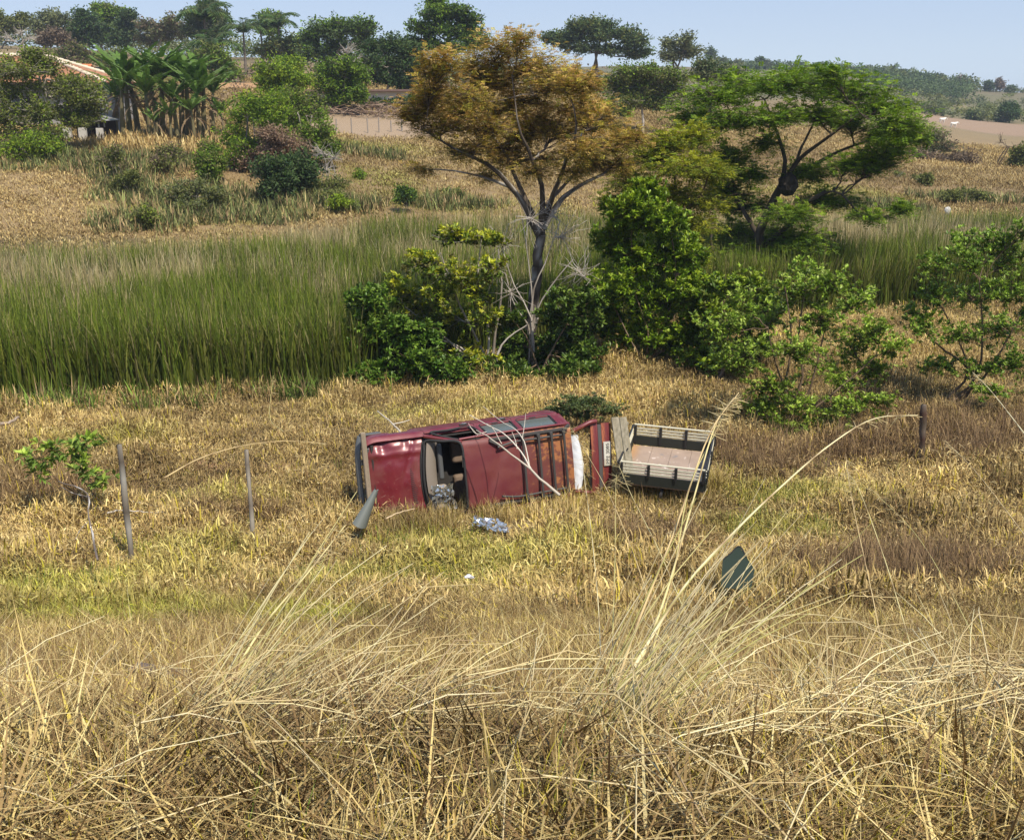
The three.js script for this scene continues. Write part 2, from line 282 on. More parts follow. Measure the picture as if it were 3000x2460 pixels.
{
  const car = thing('red_car', 'wrecked dark red estate car lying on its side in dry grass, roof rack showing', 'car', CAR.O); car.quaternion.copy(CAR.q);
  const hoodH = (a, w) => { // height of bonnet skin
    const t = (a - 2.86) / 1.08, k = Math.abs(w) / 0.7; let h = lerp(0.955, 0.79, t) - 0.03 * t * t * t * 3 - 0.035 * k * k - 0.05 * sst(0.86, 1.0, k);
    h += 0.018 * sst(0.60, 0.66, k) * (1 - sst(0.70, 0.78, k)); // pressed crease
    const g = (x, y, s) => Math.exp(-((a - x) ** 2 + (w - y) ** 2) / (s * s)); h += -0.05 * g(3.62, 0.60, 0.10) + 0.03 * g(3.78, 0.52, 0.10) - 0.035 * g(3.2, 0.62, 0.07) + 0.03 * fbm(a * 2.4, w * 2.4, 3) - 0.02 * Math.exp(-(((a - 3.3 + w * 0.4) / 0.05) ** 2)) * sst(-0.2, 0.3, w); return h; };
  const cowl = (w) => 2.86 + 0.13 * (1 - (w / 0.68) ** 2); // rear edge of the bonnet bows forward
  const hood = part('bonnet', sheet((u, v) => { const w = lerp(0.69, -0.69, v), a = lerp(cowl(w) + 0.0, 3.94 - 0.05 * (w / 0.69) ** 2, u); return V(a, hoodH(a, w), w); }, 40, 40, 0.018), redM, car, 'dark red bonnet dented at its upper front corner');
  for (let k = 0; k < 20; k++) { const w = 0.20 - k * 0.031, a = cowl(w) + 0.07; part('vent_slot', barG(V(a, hoodH(a + 0.06, w) + 0.003, w), V(a + 0.12, hoodH(a + 0.12, w) + 0.003, w - 0.012), 0.014, 0.008), rubberM, hood); }
  part('cowl_panel', sheet((u, v) => { const w = lerp(0.66, -0.66, v), a = lerp(cowl(w) - 0.10, cowl(w) - 0.012, u); return V(a, lerp(0.965, 0.945, u) - 0.04 * (w / 0.66) ** 2, w); }, 4, 24, 0.02), rubberM, car);
  // body sides: fender, doors, quarter panel on the upper side, one long panel on the lower
  const side = (s, a0, a1, nu) => sheet((u, v) => {
    let a = lerp(a0, a1, u); const belt = a > 2.82 ? lerp(0.93, 0.735, (a - 2.82) / 1.12) : 0.905;
    let h = lerp(belt, 0.22, v), w = 0.69 + 0.075 * sst(-0.02, 0.12, v) + 0.035 * Math.sin(Math.PI * clamp(v * 0.8 + 0.08)) - (v > 0.85 ? (v - 0.85) * 0.4 : 0);
    w -= 0.012 * Math.exp(-(((h - 0.62) / 0.02) ** 2)); // side moulding line
    for (const c of [3.22, 0.72]) { const dx = a - c, dy = h - 0.30, q = Math.hypot(dx, dy); if (q < 0.35) h = 0.30 + Math.sqrt(Math.max(0, 0.35 * 0.35 - dx * dx)); }
    if (a > 3.7) w -= (a - 3.7) * (a - 3.7) * 0.9; return V(a, Math.min(h, belt), s * w);
  }, nu, 24, s * 0.015);
  part('front_wing', side(1, 2.80, 3.93, 32), redM, car);
  for (const [a0, a1] of [[1.665, 2.79], [0.955, 1.655]]) {
    const d = part('door', side(1, a0, a1, 20), redM, car); part('door_handle', rbox(a0 + 0.09, a0 + 0.25, 0.80, 0.845, 0.785, 0.82, 0.012), rubberM, d); part('handle_lever', rbox(a0 + 0.12, a0 + 0.20, 0.81, 0.833, 0.821, 0.83, 0.004), M(0.55, 0.55, 0.55, 0.25, { metalness: 0.9 }), d);
  }
  part('rear_quarter', side(1, 0.05, 0.945, 24), redM, car);
  part('side_panel', side(-1, 0.05, 3.93, 50), roofM, car);
  // roof and its gutters
  const rH = (a, w) => 1.405 - 0.03 * (w / 0.62) ** 2 - 0.02 * ((a - 1.1) / 1.0) ** 2 - 0.06 * sst(0.88, 1, Math.abs(w) / 0.62) + 0.02 * fbm(a * 1.8, w * 2.6, 3) - 0.018 * Math.exp(-(((a - 1.55 + w * 0.5) / 0.08) ** 2)) - 0.012 * Math.exp(-(((a - 2.02) / 0.05) ** 2 + ((w - 0.5) / 0.08) ** 2));
  const roof = part('roof', sheet((u, v) => { const a = lerp(0.06, 2.10, u), w = lerp(-0.62, 0.62, v); return V(a, rH(a, w), w); }, 36, 28, -0.02), roofM, car, 'faded red roof with orange rust towards the tailgate');
  part('headliner', sheet((u, v) => V(lerp(0.1, 2.02, u), 1.30, lerp(-0.56, 0.56, v)), 4, 4, 0.02), cabinM, car);
  for (const s of [1, -1]) { part('roof_gutter', tubeG([V(2.14, 1.325, s * 0.63), V(1.6, 1.345, s * 0.645), V(0.8, 1.35, s * 0.645), V(0.06, 1.33, s * 0.635)], 0.022), redM, roof); }
  // pillars, window frames and panes of the upper side, bare pillars below
  const B = (a) => V(a, 0.90, 0.765), T = (a) => V(a, 1.335, 0.595);
  for (const s of [1, -1]) {
    const f = (p) => V(p.x, p.y, p.z * s), pill = (n, a, b, w, h) => part(n, barG(f(a), f(b), w, h, V(0, 0.3, s)), redM, car);
    pill('windscreen_pillar', V(2.84, 0.93, 0.72), V(2.09, 1.35, 0.585), 0.07, 0.05);
    pill('door_pillar', B(1.66), T(1.64), 0.10, 0.045); pill('door_pillar', B(0.95), T(0.945), 0.085, 0.045); pill('tail_pillar', B(0.13), T(0.14), 0.20, 0.05);
    part('window_sill', barG(f(V(2.8, 0.915, 0.765)), f(V(0.1, 0.915, 0.765)), 0.035, 0.03, V(0, 0, s)), redM, car);
  }
  const pane = (a0, a1, b0, b1) => { const o = part('side_window', sheet((u, v) => { const p = B(lerp(a0, a1, u)).lerp(T(lerp(b0, b1, u)), lerp(0.06, 0.93, v)); p.z += 0.018 * Math.sin(Math.PI * v) - 0.006; return p; }, 6, 6, 0.005), carGlassM, car, 'dusty grey green side window'); const q = (u, v, e = 0.012) => { const p = B(lerp(a0, a1, u)).lerp(T(lerp(b0, b1, u)), lerp(0.05, 0.94, v)); p.z += e; return p; }; part('window_rubber', tubeG([q(0, 0), q(0.5, 0), q(1, 0), q(1, 0.5), q(1, 1), q(0.5, 1), q(0, 1), q(0, 0.5)], 0.016, 48, true), rubberM, o); };
  pane(1.02, 1.58, 1.01, 1.57); pane(0.26, 0.89, 0.27, 0.885);
  { const q = (p) => V(p.x, p.y, p.z + 0.012); part('window_frame', tubeG([q(V(2.66, 0.945, 0.75)), q(V(2.2, 0.945, 0.75)), q(V(1.74, 0.945, 0.75)), q(V(1.72, 1.31, 0.60)), q(V(1.95, 1.32, 0.598)), q(V(2.08, 1.30, 0.605))], 0.018, 50, true), rubberM, car, 'black rubber round the empty front side window'); }
  // empty windscreen opening with its black rubber seal
  const sl = (w) => V(cowl(w) - 0.06, 0.985 - 0.04 * (w / 0.66) ** 2, w);
  part('windscreen_seal', tubeG([sl(0.62), sl(0.45), sl(0.2), sl(-0.1), sl(-0.4), sl(-0.62), V(2.5, 1.16, -0.62), V(2.14, 1.36, -0.57), V(2.11, 1.405, -0.3), V(2.11, 1.41, 0), V(2.11, 1.405, 0.3), V(2.14, 1.36, 0.57), V(2.5, 1.16, 0.62)], 0.026, 90, true), rubberM, car);
  // cabin
  part('floor_pan', rbox(0.1, 2.9, 0.20, 0.26, -0.70, 0.70), cabinM, car); part('bulkhead', rbox(2.74, 2.80, 0.26, 0.93, -0.69, 0.69), cabinM, car); part('door_lining', rbox(0.3, 2.74, 0.262, 0.93, -0.69, -0.66), cabinM, car); part('door_lining', rbox(0.3, 2.74, 0.262, 0.93, 0.655, 0.685), cabinM, car);
  const dash = part('dashboard', sheet((u, v) => { const w = lerp(0.64, -0.64, v), b = cowl(w) - 0.11; return V(lerp(b, b - 0.32, u), 0.955 - 0.16 * u * u + 0.02 * Math.sin(u * 3) - 0.04 * (w / 0.66) ** 2, w); }, 8, 20, 0.05), dashM, car, 'dusty beige dashboard');
  part('dash_pad', rbox(2.42, 2.54, 0.90, 1.0, -0.06, 0.56, 0.04), plasM, dash); part('instrument_hood', rbox(2.38, 2.74, 0.88, 1.04, -0.56, -0.14, 0.06), M(0.27, 0.22, 0.17, 0.8), dash); part('air_vent', rbox(2.40, 2.42, 0.86, 0.92, 0.1, 0.3, 0.01), rubberM, dash);
  const wheel = new THREE.TorusGeometry(0.185, 0.016, 8, 32); wheel.rotateY(Math.PI / 2); wheel.rotateZ(-0.4); wheel.translate(2.22, 0.88, -0.34); part('steering_wheel', wheel, rubberM, car); part('steering_hub', barG(V(2.24, 0.88, -0.34), V(2.5, 0.80, -0.34), 0.09, 0.09), plasM, car);
  for (const w of [-0.34, 0.34]) { const st = part('seat', rbox(1.45, 1.98, 0.36, 0.52, w - 0.24, w + 0.24, 0.06), trimM, car); part('seat_back', barG(V(1.5, 0.45, w), V(1.28, 1.02, w), 0.46, 0.14, V(1, 0.3, 0)), trimM, st); part('headrest', rbox(1.16, 1.26, 1.04, 1.2, w - 0.13, w + 0.13, 0.04), trimM, st); }
  part('rear_seat', rbox(0.62, 0.80, 0.4, 0.98, -0.6, 0.6, 0.06), trimM, car);
  part('sun_visor', barG(V(2.02, 1.30, 0.14), V(2.0, 1.30, 0.50), 0.17, 0.025, V(1, 0.9, 0)), M(0.34, 0.29, 0.22, 0.85), car);
  part('mirror', rbox(2.02, 2.05, 1.24, 1.30, -0.12, 0.09, 0.02), plasM, car);
  // roof rack
  const rk = (a, w) => V(a, rH(a, Math.min(0.55, Math.abs(w))) + 0.075, w), rackM = M(0.062, 0.056, 0.05, 0.55, { metalness: 0.3 });
  const rack = part('roof_rack', tubeG([rk(1.50, 0.42), rk(1.2, 0.47), rk(0.7, 0.47), rk(0.22, 0.47)], 0.02), rackM, car); part('rail', tubeG([rk(1.5, -0.42), rk(1.2, -0.47), rk(0.7, -0.47), rk(0.22, -0.47)], 0.02), rackM, rack);
  part('rail', barG(V(1.62, 1.405, 0.56), V(0.20, 1.395, 0.56), 0.055, 0.035), rackM, rack); part('rail', barG(V(1.62, 1.405, -0.56), V(0.20, 1.395, -0.56), 0.055, 0.035), rackM, rack);
  for (const a of [1.04, 0.74, 0.49, 0.25]) { part('crossbar', barG(V(a, rH(a, 0) + 0.085, 0.55), V(a, rH(a, 0) + 0.085, -0.55), 0.042, 0.036), rackM, rack); for (const w of [0.52, -0.52]) part('foot', rbox(a - 0.03, a + 0.03, rH(a, 0.5) - 0.03, rH(a, 0) + 0.10, w - 0.03, w + 0.03, 0.012), rackM, rack); }
  part('rack_end', barG(V(0.25, 1.46, 0.54), V(0.13, 1.47, 0.63), 0.06, 0.05), rackM, rack); part('rack_end', barG(V(1.62, 1.41, 0.55), V(1.44, 1.45, 0.44), 0.045, 0.03), rackM, rack);
  // nose: dark front panel, lamps, bumper and the weathered bar across it
  part('front_panel', rbox(3.80, 3.86, 0.40, 0.74, -0.66, 0.66), cabinM, car); const gr = part('grille', rbox(3.865, 3.9, 0.55, 0.70, -0.36, 0.36), rubberM, car); for (let k = 0; k < 4; k++) part('grille_bar', rbox(3.9, 3.915, 0.565 + k * 0.034, 0.58 + k * 0.034, -0.35, 0.35, 0.004), plasM, gr);
  for (const w of [-0.5, 0.5]) { const hl = part('headlight', rbox(3.86, 3.92, 0.54, 0.70, w - 0.12, w + 0.12, 0.02), steelM, car); part('lamp_glass', rbox(3.922, 3.935, 0.55, 0.69, w - 0.11, w + 0.11, 0.006), new THREE.MeshPhysicalMaterial({ color: rgb(0.8, 0.85, 0.85), transmission: 0.6, roughness: 0.1, thickness: 0 }), hl); }
  const bp = part('front_bumper', sheet((u, v) => { const w = lerp(0.80, -0.56, v), a = 4.03 - 0.10 * (w / 0.8) ** 4; return V(a + 0.05 * Math.sin(Math.PI * u), lerp(0.36, 0.56, u), w); }, 8, 20, 0.03), M(0.13, 0.135, 0.13, 0.6), car, 'grey plastic front bumper, its lower end torn off'); part('bumper_mount', rbox(3.86, 4.0, 0.40, 0.46, 0.3, 0.4), steelM, bp);
  part('bumper_return', rbox(3.55, 3.96, 0.38, 0.54, 0.80, 0.84, 0.02), plasM, bp);
  part('front_bar', barG(V(3.99, 0.76, 0.90), V(4.0, 0.78, -0.72), 0.10, 0.075, V(0, 1, 0)), new THREE.MeshStandardMaterial({ map: dataTex(64, 256, (u, v) => { const n = fbm(u * 3, v * 20, 3) * 0.5 + fbm(u * 30, v * 4, 3, 5) * 0.5; return [0.23 + n * 0.16, 0.18 + n * 0.13, 0.125 + n * 0.1]; }), roughness: 0.95 }), car, 'weathered grey brown bar across the nose');
  // wheels on the upper side and axles
  for (const [a, w] of [[3.22, 0.66], [0.72, 0.66], [3.22, -0.66], [0.72, -0.66]]) { const ty = new THREE.TorusGeometry(0.215, 0.075, 10, 32); ty.scale(1, 1, 1.15); ty.translate(a, 0.29, w); const tr = part('wheel', ty, rubberM, car); const rm = new THREE.LatheGeometry([[0, 0.03], [0.05, 0.03], [0.07, 0.0], [0.13, -0.02], [0.155, 0.05], [0.165, 0.05]].map((q) => new THREE.Vector2(q[0], q[1])), 24); rm.rotateX(Math.PI / 2); rm.translate(a, 0.29, w + 0.02); part('rim', rm, steelM, tr); }
  part('under_body', rbox(0.2, 3.7, 0.12, 0.195, -0.6, 0.6), cabinM, car); part('engine', rbox(3.0, 3.7, 0.3, 0.68, -0.4, 0.4, 0.05), cabinM, car);
  // torn roof lining hanging at the tail
  part('torn_padding', sheet((u, v) => { const w = lerp(0.42, -0.56, v); return V(0.05 - u * (0.10 + 0.07 * Math.sin(v * 3.1) + 0.03 * fbm(v * 7, 0, 2)), 1.31 + 0.05 * Math.sin(u * 2.5) + 0.03 * fbm(u * 3, v * 8, 3), w); }, 8, 30, 0.03), M(0.62, 0.63, 0.65, 0.8), car, 'torn white padding at the roof end');
  part('tail_panel', rbox(0.03, 0.10, 0.28, 0.62, -0.66, 0.66), redM, car);
  // tailgate thrown open in line with the roof
  const tg = new THREE.Group(); tg.name = 'tailgate'; tg.position.set(0.04, 1.40, 0); tg.rotation.z = -0.10; tg.rotation.y = -0.05; car.add(tg);
  const skin = (x0, x1, z0, z1, n = 8) => sheet((u, v) => { const x = lerp(x0, x1, u), z = lerp(z0, z1, v); return V(-x, 0.03 - 0.03 * (z / 0.6) ** 2, z); }, n, n, -0.035);
  const tgM = new THREE.MeshPhysicalMaterial({ map: rustTex, color: rgb(0.95, 0.72, 0.8), roughness: 0.5, clearcoat: 0.3, clearcoatRoughness: 0.4, side: THREE.DoubleSide });
  part('frame_bar', tubeG([V(0.0, 0, 0.50), V(-0.14, 0.05, 0.57), V(-0.30, 0.06, 0.635), V(-0.41, 0.04, 0.64)], 0.042), tgM, tg); part('frame_bar', tubeG([V(0.02, 0, -0.56), V(-0.18, 0.02, -0.60), V(-0.37, 0.02, -0.62)], 0.035), tgM, tg);
  part('frame_bar', skin(0.30, 0.43, -0.62, 0.66, 10), tgM, tg); part('frame_edge', tubeG([V(-0.295, 0.0, -0.58), V(-0.29, 0.0, 0), V(-0.295, 0, 0.56), V(-0.18, 0.02, 0.54)], 0.014), rubberM, tg);
  part('rubber_strip', skin(0.435, 0.50, -0.60, 0.58, 8), M(0.07, 0.065, 0.06, 0.8), tg); part('lower_panel', skin(0.505, 0.66, -0.60, 0.60, 10), tgM, tg); part('rusty_edge', rbox(-0.70, -0.663, -0.03, 0.02, -0.6, 0.60, 0.01), M(0.36, 0.15, 0.055, 0.9), tg);
  const cv = document.createElement('canvas'); cv.width = 512; cv.height = 168; const g = cv.getContext('2d'); g.fillStyle = '#c9c5b8'; g.fillRect(0, 0, 512, 168); g.strokeStyle = '#6b675e'; g.lineWidth = 6; g.strokeRect(8, 8, 496, 152); g.fillStyle = '#1d1c1a'; g.font = 'bold 110px sans-serif'; g.textAlign = 'center'; g.textBaseline = 'middle'; g.fillText('PPE 3005', 256, 92, 470); g.fillStyle = 'rgba(150,130,100,0.35)'; g.fillRect(0, 0, 150, 60); g.fillRect(20, 120, 190, 40);
  const ct = new THREE.CanvasTexture(cv); ct.colorSpace = THREE.SRGBColorSpace; ct.magFilter = THREE.LinearFilter;
  // plate: its top edge towards the hinge, its writing running from the lower side of the wreck to the upper
  const pl = new THREE.Group(); pl.name = 'number_plate'; pl.position.set(-0.585, 0.088, 0.06); tg.add(pl);
  part('plate_body', rbox(-0.07, 0.07, -0.012, -0.001, -0.215, 0.215, 0.005), M(0.45, 0.44, 0.40, 0.6), pl);
  const pg = new THREE.PlaneGeometry(0.42, 0.135); const mx = new THREE.Matrix4().makeBasis(V(0, 0, 1), V(1, 0, 0), V(0, 1, 0)); pg.applyMatrix4(mx); pg.translate(0, 0.004, 0); part('plate_face', pg, new THREE.MeshStandardMaterial({ map: ct, roughness: 0.5, side: THREE.DoubleSide }), pl);
  // the short nose of this small estate
  const nose = (x) => x < 2.1 ? x : x < 2.86 ? 2.1 + (x - 2.1) * 0.70 : 2.632 + (x - 2.86) * 0.86;
  for (const o of car.children) if (o !== tg) o.traverse((k) => { if (!k.isMesh) return; const P = k.geometry.attributes.position, wh = k.name === 'wheel' || k.name === 'rim'; if (wh) { k.geometry.computeBoundingBox(); const b = k.geometry.boundingBox, c = (b.min.x + b.max.x) / 2; k.geometry.translate(nose(c) - c, 0, 0); } else for (let i = 0; i < P.count; i++) P.setX(i, nose(P.getX(i))); });
  for (const z of [-0.12, 0.12]) part('plate_bolt', rbox(-0.008, 0.008, 0.004, 0.011, z - 0.008, z + 0.008, 0.003), steelM, pl);
}
{ // shattered laminated windscreen crumpled in the opening and on the grass
  const glassy = new THREE.MeshPhysicalMaterial({ color: rgb(0.55, 0.57, 0.57), roughness: 0.12, metalness: 0.8, side: THREE.DoubleSide });
  const crumple = (name, label, c, ex, ey, n, s, amp) => { const r = rng(s), P = [], pos = []; for (let j = 0; j <= n; j++) for (let i = 0; i <= n; i++) { const u = i / n - 0.5, v = j / n - 0.5; P.push(c.clone().addScaledVector(ex, u + r.s(0.02)).addScaledVector(ey, v + r.s(0.02)).add(V(r.s(amp), r.s(amp) + 0.35 * fbm(u * 3, v * 3, 2, s) * ex.length() * 0.6, r.s(amp)))); } for (let j = 0; j < n; j++) for (let i = 0; i < n; i++) { if (r() < 0.22) continue; const a = P[j * (n + 1) + i], b = P[j * (n + 1) + i + 1], d = P[(j + 1) * (n + 1) + i], e = P[(j + 1) * (n + 1) + i + 1]; for (const q of [a, b, e, a, e, d]) pos.push(q.x - c.x, q.y - c.y, q.z - c.z); } const g = new THREE.BufferGeometry(); g.setAttribute('position', new THREE.Float32BufferAttribute(pos, 3)); g.computeVertexNormals(); const o = sh(new THREE.Mesh(g, glassy)); o.name = numbered(name); o.position.copy(c); tag(o, label, 'broken glass'); scene.add(o); };
  const a = CAR.w(2.42, 1.10, -0.34), b = CAR.w(2.34, 1.16, -0.56), e = at(1440, 1488, 14.9); e.y = H(e.x, e.z) + 0.2;
  crumple('shattered_windscreen', 'crumpled sheet of shattered windscreen glass sagging in the empty windscreen opening', a, V(0.36, 0.06, -0.1), V(-0.1, 0.50, 0.12), 12, 3, 0.025);
  crumple('shattered_windscreen', 'piece of shattered windscreen glass glittering on grass below the car roof', e, V(0.55, -0.12, 0.14), V(0.06, 0.02, -0.26), 15, 4, 0.028); 
}
{ // torn bumper end lying at the nose
  const r = rng(9), p = at(1078, 1490, 14.75), q = at(1102, 1432, 14.8), o = at(1052, 1532, 14.6), c = p.clone(), t = thing('bumper_end', 'torn off grey green bumper end leaning against the car nose', 'bumper', c);
  const A = q.clone().sub(c), B = o.clone().sub(c), d = A.clone().sub(B).normalize(), s = d.clone().cross(V(0, 0, 1)).normalize();
  part('shell', sheet((u, v) => { const k = B.clone().lerp(A, v), w = lerp(0.21, 0.06, v), a = lerp(-0.9, 1.9, u); return k.addScaledVector(s, Math.sin(a) * w * 0.62).add(V(0, 0, Math.cos(a) * w * 0.8)); }, 14, 12, 0.02), M(0.125, 0.135, 0.12, 0.55), t);
  part('inner_rib', barG(B.clone().add(V(0.03, 0, -0.02)), A.clone().multiplyScalar(0.8).add(V(0.02, 0, -0.02)), 0.05, 0.06), rubberM, t);
}
{ // weathered board between tailgate and trailer box
  const t = thing('weathered_board', 'weathered grey double board wedged between car tailgate and trailer box', 'board', at(1815, 1310, 16.55));
  const wt = new THREE.MeshStandardMaterial({ map: dataTex(96, 384, (u, v) => { const n = fbm(u * 14, v * 3, 4, 2.7), k = clamp((fbm(u * 3, v * 9, 3, 9) - 0.12) * 4); return mix3([0.235 + n * 0.2, 0.205 + n * 0.17, 0.145 + n * 0.13], [0.30, 0.21, 0.08], k * 0.5); }), roughness: 0.95 });
  const A = at(1800, 1222, 16.98).sub(t.position), B = at(1824, 1398, 16.5).sub(t.position), ax = V(1, -0.05, -0.2).normalize(), up = B.clone().sub(A).cross(ax);
  const k = 17.4 / FPX; for (const [o, w] of [[12 * k, 24 * k], [36.5 * k, 23 * k]]) part('plank', barG(A.clone().addScaledVector(ax, o - 10 * k), B.clone().addScaledVector(ax, o - 10 * k), w, 0.032, up), wt, t);
  part('batten', barG(A.clone().lerp(B, 0.12).addScaledVector(ax, -6 * k).add(V(0, 0, -0.05)), A.clone().lerp(B, 0.12).addScaledVector(ax, 42 * k).add(V(0, 0, -0.05)), 0.06, 0.04, up), wt, t);
  part('bolt', new THREE.SphereGeometry(0.016, 10, 8).translate(A.x * 0.5 + B.x * 0.5 + 0.16, (A.y + B.y) / 2 - 0.02, (A.z + B.z) / 2 + 0.03), rubberM, t);
}
{ // slatted trailer box, open side up, tipped towards the viewer
  const c = at(1955, 1368, 16.95), t = thing('trailer_box', 'open slatted trailer box with cream rails and stained floor behind the car', 'trailer', c);
  t.rotation.set(0.13, -0.27, -0.02, 'YXZ');
  const L = 1.44, W = 1.5, Hs = 0.19, Ht = 0.40, dk = M(0.022, 0.026, 0.020, 0.65), cream = new THREE.MeshStandardMaterial({ map: dataTex(128, 16, (u, v) => { const n = fbm(u * 16, v * 2, 3, 1.2); return [0.58 + n * 0.2, 0.54 + n * 0.2, 0.40 + n * 0.18]; }), roughness: 0.8 }), blk = M(0.02, 0.02, 0.02, 0.6);
  const flo = dataTex(384, 320, (u, v) => { const n = fbm(u * 5, v * 5, 5, 3.9), s = fbm(u * 11 + 3, v * 9, 4, 7.1); let k = mix3([0.34, 0.25, 0.19], [0.26, 0.19, 0.145], clamp(0.5 + n * 1.3)); k = mix3(k, [0.66, 0.56, 0.48], clamp((s - 0.10 - Math.hypot(u - 0.42, v - 0.48) * 0.35) * 5) * 0.75); k = mix3(k, [0.13, 0.14, 0.16], clamp((fbm(u * 4, v * 6, 3, 12.5) - 0.12 - Math.abs(v - 0.2) * 0.3) * 6) * 0.7); k = mix3(k, [0.40, 0.20, 0.06], sst(0.14, 0.02, u) * 0.6 * sst(0.4, 0.8, v)); return k; });
  const nP = 4; for (let i = 0; i < nP; i++) { const g = rbox(-L / 2 + i * L / nP + 0.002, -L / 2 + (i + 1) * L / nP - 0.002, -0.03, (i % 2) * 0.0025, -W / 2, W / 2, 0.003), P = g.attributes.position, uv = g.attributes.uv; for (let q = 0; q < P.count; q++) uv.setXY(q, P.getX(q) / L + 0.5, 0.5 - P.getZ(q) / W); part('floor_board', g, new THREE.MeshStandardMaterial({ map: flo, roughness: 0.85 }), t); }
  const wall = (name, n, len, put) => { const g = new THREE.Group(); g.name = name; put(g); t.add(g); part('side_board', rbox(-len / 2, len / 2, 0.004, Hs, -0.012, 0.012, 0.005), dk, g); part('side_board', rbox(-len / 2, len / 2, Ht + 0.002, Ht + 0.026, -0.016, 0.016, 0.006), name === 'long_side' ? cream : blk, g);
    for (let i = 0; i <= n; i++) { const x = lerp(-len / 2 + 0.02, len / 2 - 0.02, i / n); part('post', rbox(x - 0.022, x + 0.022, 0.05, Ht, 0.013, 0.035, 0.006), blk, g); part('post', rbox(x - 0.022, x + 0.022, Hs - 0.04, Ht, -0.035, -0.013, 0.006), blk, g); }
    for (let i = 0; i < n; i++) for (let k = 0; k < 3; k++) { const x0 = lerp(-len / 2 + 0.02, len / 2 - 0.02, i / n) + 0.024, x1 = lerp(-len / 2 + 0.02, len / 2 - 0.02, (i + 1) / n) - 0.024, y = Hs + 0.014 + k * 0.058; part('slat', rbox(x0, x1, y, y + 0.036, -0.010, 0.010, 0.006), cream, g); } };
  wall('long_side', 3, L, (g) => g.position.set(0, 0, -W / 2 - 0.015)); wall('long_side', 3, L, (g) => { g.position.set(0, 0, W / 2 + 0.015); g.rotation.y = Math.PI; });
  wall('short_side', 2, W, (g) => { g.position.set(L / 2 + 0.015, 0, 0); g.rotation.y = -Math.PI / 2; }); wall('short_side', 2, W, (g) => { g.position.set(-L / 2 - 0.015, 0, 0); g.rotation.y = Math.PI / 2; });
  part('chassis_beam', rbox(-L / 2, L / 2, -0.10, -0.034, -0.3, -0.22), blk, t); part('chassis_beam', rbox(-L / 2, L / 2, -0.10, -0.034, 0.22, 0.3), blk, t);
  const ax = new THREE.CylinderGeometry(0.03, 0.03, W + 0.2, 10); ax.rotateX(Math.PI / 2); ax.translate(0, -0.13, 0); part('axle', ax, blk, t);
}
KEEP.push([CAR.w(2, 0.72, 0).x, CAR.w(2, 0.72, 0).z, 2.0, 0.68, -0.43], [at(1960, 1340, 16.9).x, -16.95, 0.78, 0.62, 0.3]);
// ---------------------------------------------------------------- trees and shrubs
function curvePts(a, b, sag, n, r, jit) { const m = a.clone().lerp(b, 0.5); m.y += sag; const out = []; for (let k = 0; k <= n; k++) { const t = k / n, p = a.clone().multiplyScalar((1 - t) * (1 - t)).addScaledVector(m, 2 * t * (1 - t)).addScaledVector(b, t * t); if (k && k < n) p.add(V(r.n() * jit, r.n() * jit, r.n() * jit)); out.push(p); } return out; }
const smooth = (pts, n) => new THREE.CatmullRomCurve3(pts).getPoints(n);
const BARKS = { mottled: [[0.135, 0.105, 0.08], [0.07, 0.055, 0.042], [0.33, 0.30, 0.26]],  grey: [[0.22, 0.18, 0.14], [0.13, 0.10, 0.08], [0.36, 0.32, 0.27]], pale: [[0.34, 0.29, 0.24], [0.48, 0.43, 0.37], [0.22, 0.18, 0.14]], dark: [[0.07, 0.055, 0.04], [0.10, 0.08, 0.06], [0.05, 0.04, 0.03]], brown: [[0.16, 0.11, 0.07], [0.11, 0.075, 0.05], [0.22, 0.16, 0.11]] };
